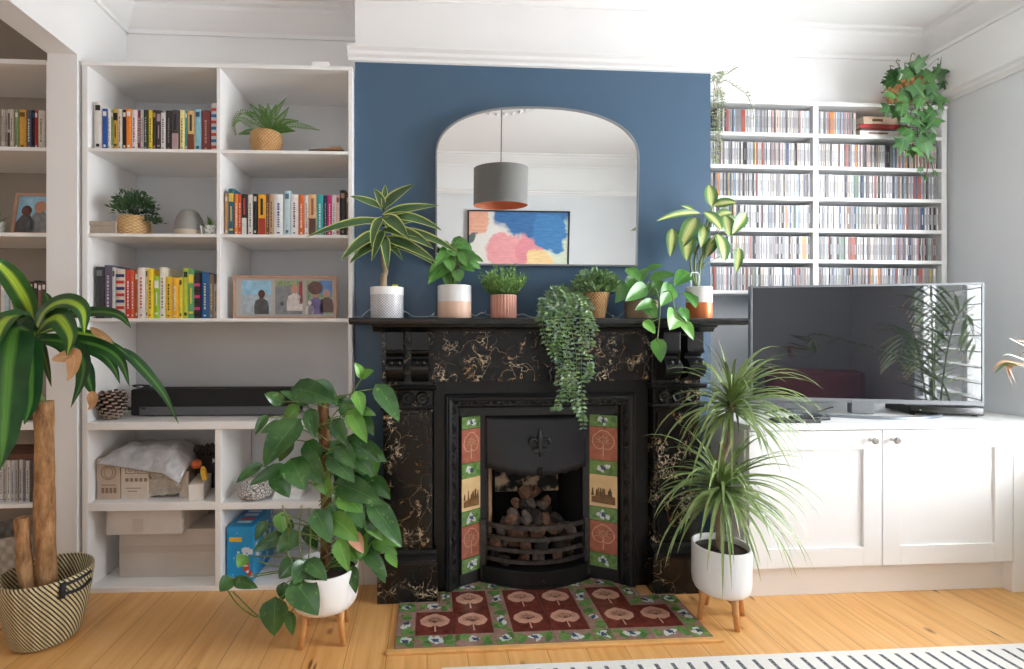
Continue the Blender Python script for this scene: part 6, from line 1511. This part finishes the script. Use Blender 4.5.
for (x, y) in pts:
    yy = .06+.05*r.random() if y > 170 else .10+.12*r.random()
    if y > 480: yy = .10
    p = at(860+x/4.46, 50+y/4.46, yy); s = r.uniform(.066, .096) if y < 480 else .036
    a = r.uniform(-1, 1); ivy(mb, p+Vector((0, 0, s*.35 if y > 100 else -s*.45)), Vector((math.sin(a), -.15, -.85*math.cos(a))) if y > 100 else Vector((math.sin(a*1.6), -.3, .5*math.cos(a))), s, Vector((r.uniform(-.4, .4), -1, r.uniform(.1, .7))), r.randrange(2))
    if y < 480: ms.tube(spline([p+Vector((0, 0, s*.35)), p+Vector((.01, .03, .04)), Vector((2.66+r.uniform(-.05, .05), .14 if y > 200 else .22, min(2.52, max(p.z+.05, 1.95)))) ], 8), .0016, 4)
for P in ([(250, 150), (230, 260), (220, 330), (240, 460)], [(300, 150), (310, 260), (280, 330), (285, 440), (320, 490)], [(270, 150), (270, 300), (285, 400), (300, 520), (292, 572)], [(300, 500), (330, 552)], [(285, 490), (270, 530)]):
    ms.tube(spline([Vector((2.66, .2, 2.54)) if i == 0 else at(860+x/4.46, 50+y/4.46, .10) for i, (x, y) in enumerate(P)], 16), .0022, 5)
part('foliage', mb, [L_IVY, L_IVY], t); part('stems', ms, BSTEM, t)
c = Vector((1.452, .25, 2.4145))
t = thing('pale_trailing_plant', 'fine pale green trailing plant at the left end of the CD rack', 'plant', c)
part('pot', MB().lathe(potprof(.04, .05, .09), c, 28), WCER, t)
mb = MB(); ms = MB(); AT = lambda x, y, Y: at(700+x/5.571, 50+y/5.571, Y)
smalltuft(mb, c+Vector((.01, -.04, .11)), .07, .08, 60, .022, .012, 23)
for k, P in enumerate(([(90, 200), (110, 150), (150, 130), (195, 100)], [(90, 200), (140, 170), (200, 205), (260, 250), (290, 320), (300, 380)], [(90, 200), (100, 280), (90, 380), (85, 450)], [(80, 210), (75, 300), (95, 420), (115, 460)], [(100, 200), (120, 270), (110, 350), (90, 450), (85, 620)], [(95, 190), (70, 150), (85, 240), (72, 360)], [(95, 190), (120, 135), (90, 130)], [(100, 210), (75, 420), (78, 560), (88, 625)], [(110, 210), (130, 300), (120, 380)], [(100, 200), (105, 450), (112, 570)])):
    hang(mb, ms, [AT(x, y, .20 if y < 210 else .15) for x, y in P], .022, .011, .019, 70+k)
part('foliage', mb, [L_PALE], t); part('stems', ms, BSTEM, t)

# palm by the right wall, only its tips reach into the picture
c = Vector((2.66, -.82, 0))
t = thing('potted_palm', 'palm with browned tips at the right edge beside the grey wall', 'plant', c)
part('pot', MB().lathe(potprof(.11, .15, .26, .01), c, 40), mat('grey_planter', C(120, 122, 124), .6), t); part('soil', MB().lathe([(0, .24), (.13, .235)], c, 24), SOIL, t)
mb = MB(); ms = MB(); r = random.Random(31)
def palm(P, n=20, L=.22, W=.016):
    S = spline(P, n); ms.tube(S, [.006-.0045*i/n for i in range(n)], 5)
    for i in range(4, n):
        t_ = (S[i]-S[i-1]).normalized(); sd = t_.cross(Vector((0, -.25, 1))).normalized()
        for s in (-1, 1):
            d = (sd*s*.8+t_*.75+Vector((0, 0, -.1))).normalized(); l_ = L*(.5+.5*math.sin(pi*i/n)); p = S[i]; Q = [p]
            for k in range(5): p = p+d*l_/5; Q.append(p); d = (d+Vector((0, 0, -.16))).normalized()
            mb.strip(Q, W, P_lance, Vector((0, -.5, 1)), .3, 0, 2); mb.strip([Q[-2]*.6+Q[-1]*.4, Q[-1]*.9+Q[-2]*.1, Q[-1]+(Q[-1]-Q[-2])*.35], W*.6, P_lance, Vector((0, -.5, 1)), .3, 1, 2)
top = c+Vector((0, 0, .30))
for e in ((-.06, -.24, 1.0), (.08, -.38, .95), (.13, .05, 1.12), (.02, -.10, 1.30), (.12, -.30, 1.15)):
    palm([top, top+Vector((e[0]*.35, e[1]*.35, e[2]*.62)), c+Vector((e[0]*.8, e[1]*.8, e[2]+.18)), c+Vector(e)+Vector((e[0]*.25, e[1]*.25, .0))])
for (P, m) in (([(1040, 352), (1024, 346), (1014, 341), (1009, 338)], 0), ([(1044, 364), (1024, 360), (1010, 355), (1003, 356)], 0), ([(1044, 368), (1024, 366), (1006, 364), (994, 374)], 0), ([(1040, 366), (1020, 364), (1002, 362), (991, 372)], 1), ([(1022, 366), (1010, 366), (1012, 376), (1018, 386)], 1), ([(1018, 364), (1008, 366), (1009, 378), (1014, 388)], 1), ([(1040, 345), (1026, 343), (1016, 340)], 1)):
    mb.strip(spline([at(x, y, -.80) for x, y in P], 12), .013, P_lance, Vector((0, -.7, 1)), .3, m, 2)
palm([top, top+Vector((.02, .05, .6)), at(1068, 340, -.82), at(1046, 362, -.80)], 16, .10, .012)
for q in mb.v+ms.v: q.x = min(q.x, 2.845-.01*abs(math.sin(q.z*40)))
part('foliage', mb, [L_MARG, L_TIP], t); part('stems', ms, STEM, t)

# ------------------------------------------------------------------ rug, sofa
def m_rug():
    t = NT('woven_rug'); x, y, z = t.xyz(t.obj()); fx = t.math('FRACT', t.math('DIVIDE', t.math('ADD', x, 40.0), .0600))
    u = t.math('MODULO', t.math('SUBTRACT', 9.95, y), .30)
    k = t.math('MULTIPLY', t.math('LESS_THAN', fx, .25), t.math('MULTIPLY', t.math('GREATER_THAN', u, .028), t.math('LESS_THAN', u, .25)))
    n = t.noise(t.obj(), 160, 2); sh = t.noise(t.comb(t.math('MULTIPLY', x, 2.5), 0, 0), 2, 2)
    dk = t.mix(sh, C(64, 74, 92), C(90, 92, 96))
    k = t.math('MULTIPLY', k, t.mapr(n, .25, .55, .6, 1))
    return t.bs(Base_Color=t.mix(k, t.mix(n, C(216, 214, 210), C(236, 235, 232)), dk), Roughness=.95, Normal=t.bump(n, .6, .004))
mb = B(.05, 2.42, -2.62, -.612, 0.0005, .009); solo('rug', mb, m_rug(), 'white rug with dark dashes along its edge on the floorboards', 'rug', loc=Vector((1.2, -.612-.05, 0)), bev=.003)
PNK = mat('pink_velvet', C(166, 92, 96), .85, var=.06, vs=40)
s = thing('armchair', 'dusty pink armchair by the window, reflected in the television screen', 'armchair', (2.42, -2.36, .009))
part('base', B(2.06, 2.78, -2.72, -2.0, .14, .32), PNK, s, .03); part('backrest', B(2.04, 2.80, -2.78, -2.56, .32, .82), PNK, s, .05)
for x in (2.04, 2.68): part('arm', B(x, x+.12, -2.72, -1.98, .32, .58), PNK, s, .05)
part('seat_cushion', B(2.17, 2.67, -2.56, -1.99, .325, .45), PNK, s, .04)
for x in (2.1, 2.74):
    for y in (-2.68, -2.04): part('leg', MB().tube([(x, y, .0095), (x, y, .145)], [.016, .024], 12), PINE, s)

# ------------------------------------------------------------------ light: daylight through the right window, plus added fill lamps
def area(name, loc, rot, sx, sy, e, col):
    l = bpy.data.lights.new(name, 'AREA'); l.shape = 'RECTANGLE'; l.size = sx; l.size_y = sy; l.energy = e; l.color = col
    o = bpy.data.objects.new(name, l); COL.objects.link(o); o.location = loc; o.rotation_euler = rot; return o
area('window_daylight', (XR+.30, -1.07, 1.6), (0, pi/2, 0), 2.0, 1.4, 140, (.94, .975, 1.0))
area('adjoining_room_fill', (XLL+.05, -1.6, 1.5), (0, -pi/2, 0), 1.6, 2.0, 3, (1.0, .98, .95))  # unseen fill lamp added inside the adjoining room; its far wall is solid
area('added_rear_fill', (-.85, YR-.16, 1.58), (-pi/2, 0, 0), 1.2, 1.5, 340, (.93, .97, 1.0))  # fill lamp behind the added rear window, brightens everything from the front
w = bpy.data.worlds.new('World'); sc.world = w; w.use_nodes = True
w.node_tree.nodes['Background'].inputs[0].default_value = (.95, .97, 1, 1); w.node_tree.nodes['Background'].inputs[1].default_value = 1.5
vs = sc.view_settings; vs.view_transform = 'Standard'; vs.look = 'None'; vs.gamma = 1.0; vs.use_curve_mapping = False; vs.exposure = 0.74
sc.cycles.use_denoising = True; sc.cycles.max_bounces = 12; sc.cycles.diffuse_bounces = 8; sc.cycles.glossy_bounces = 6; sc.cycles.transparent_max_bounces = 16
sc.cycles.sample_clamp_indirect = 8
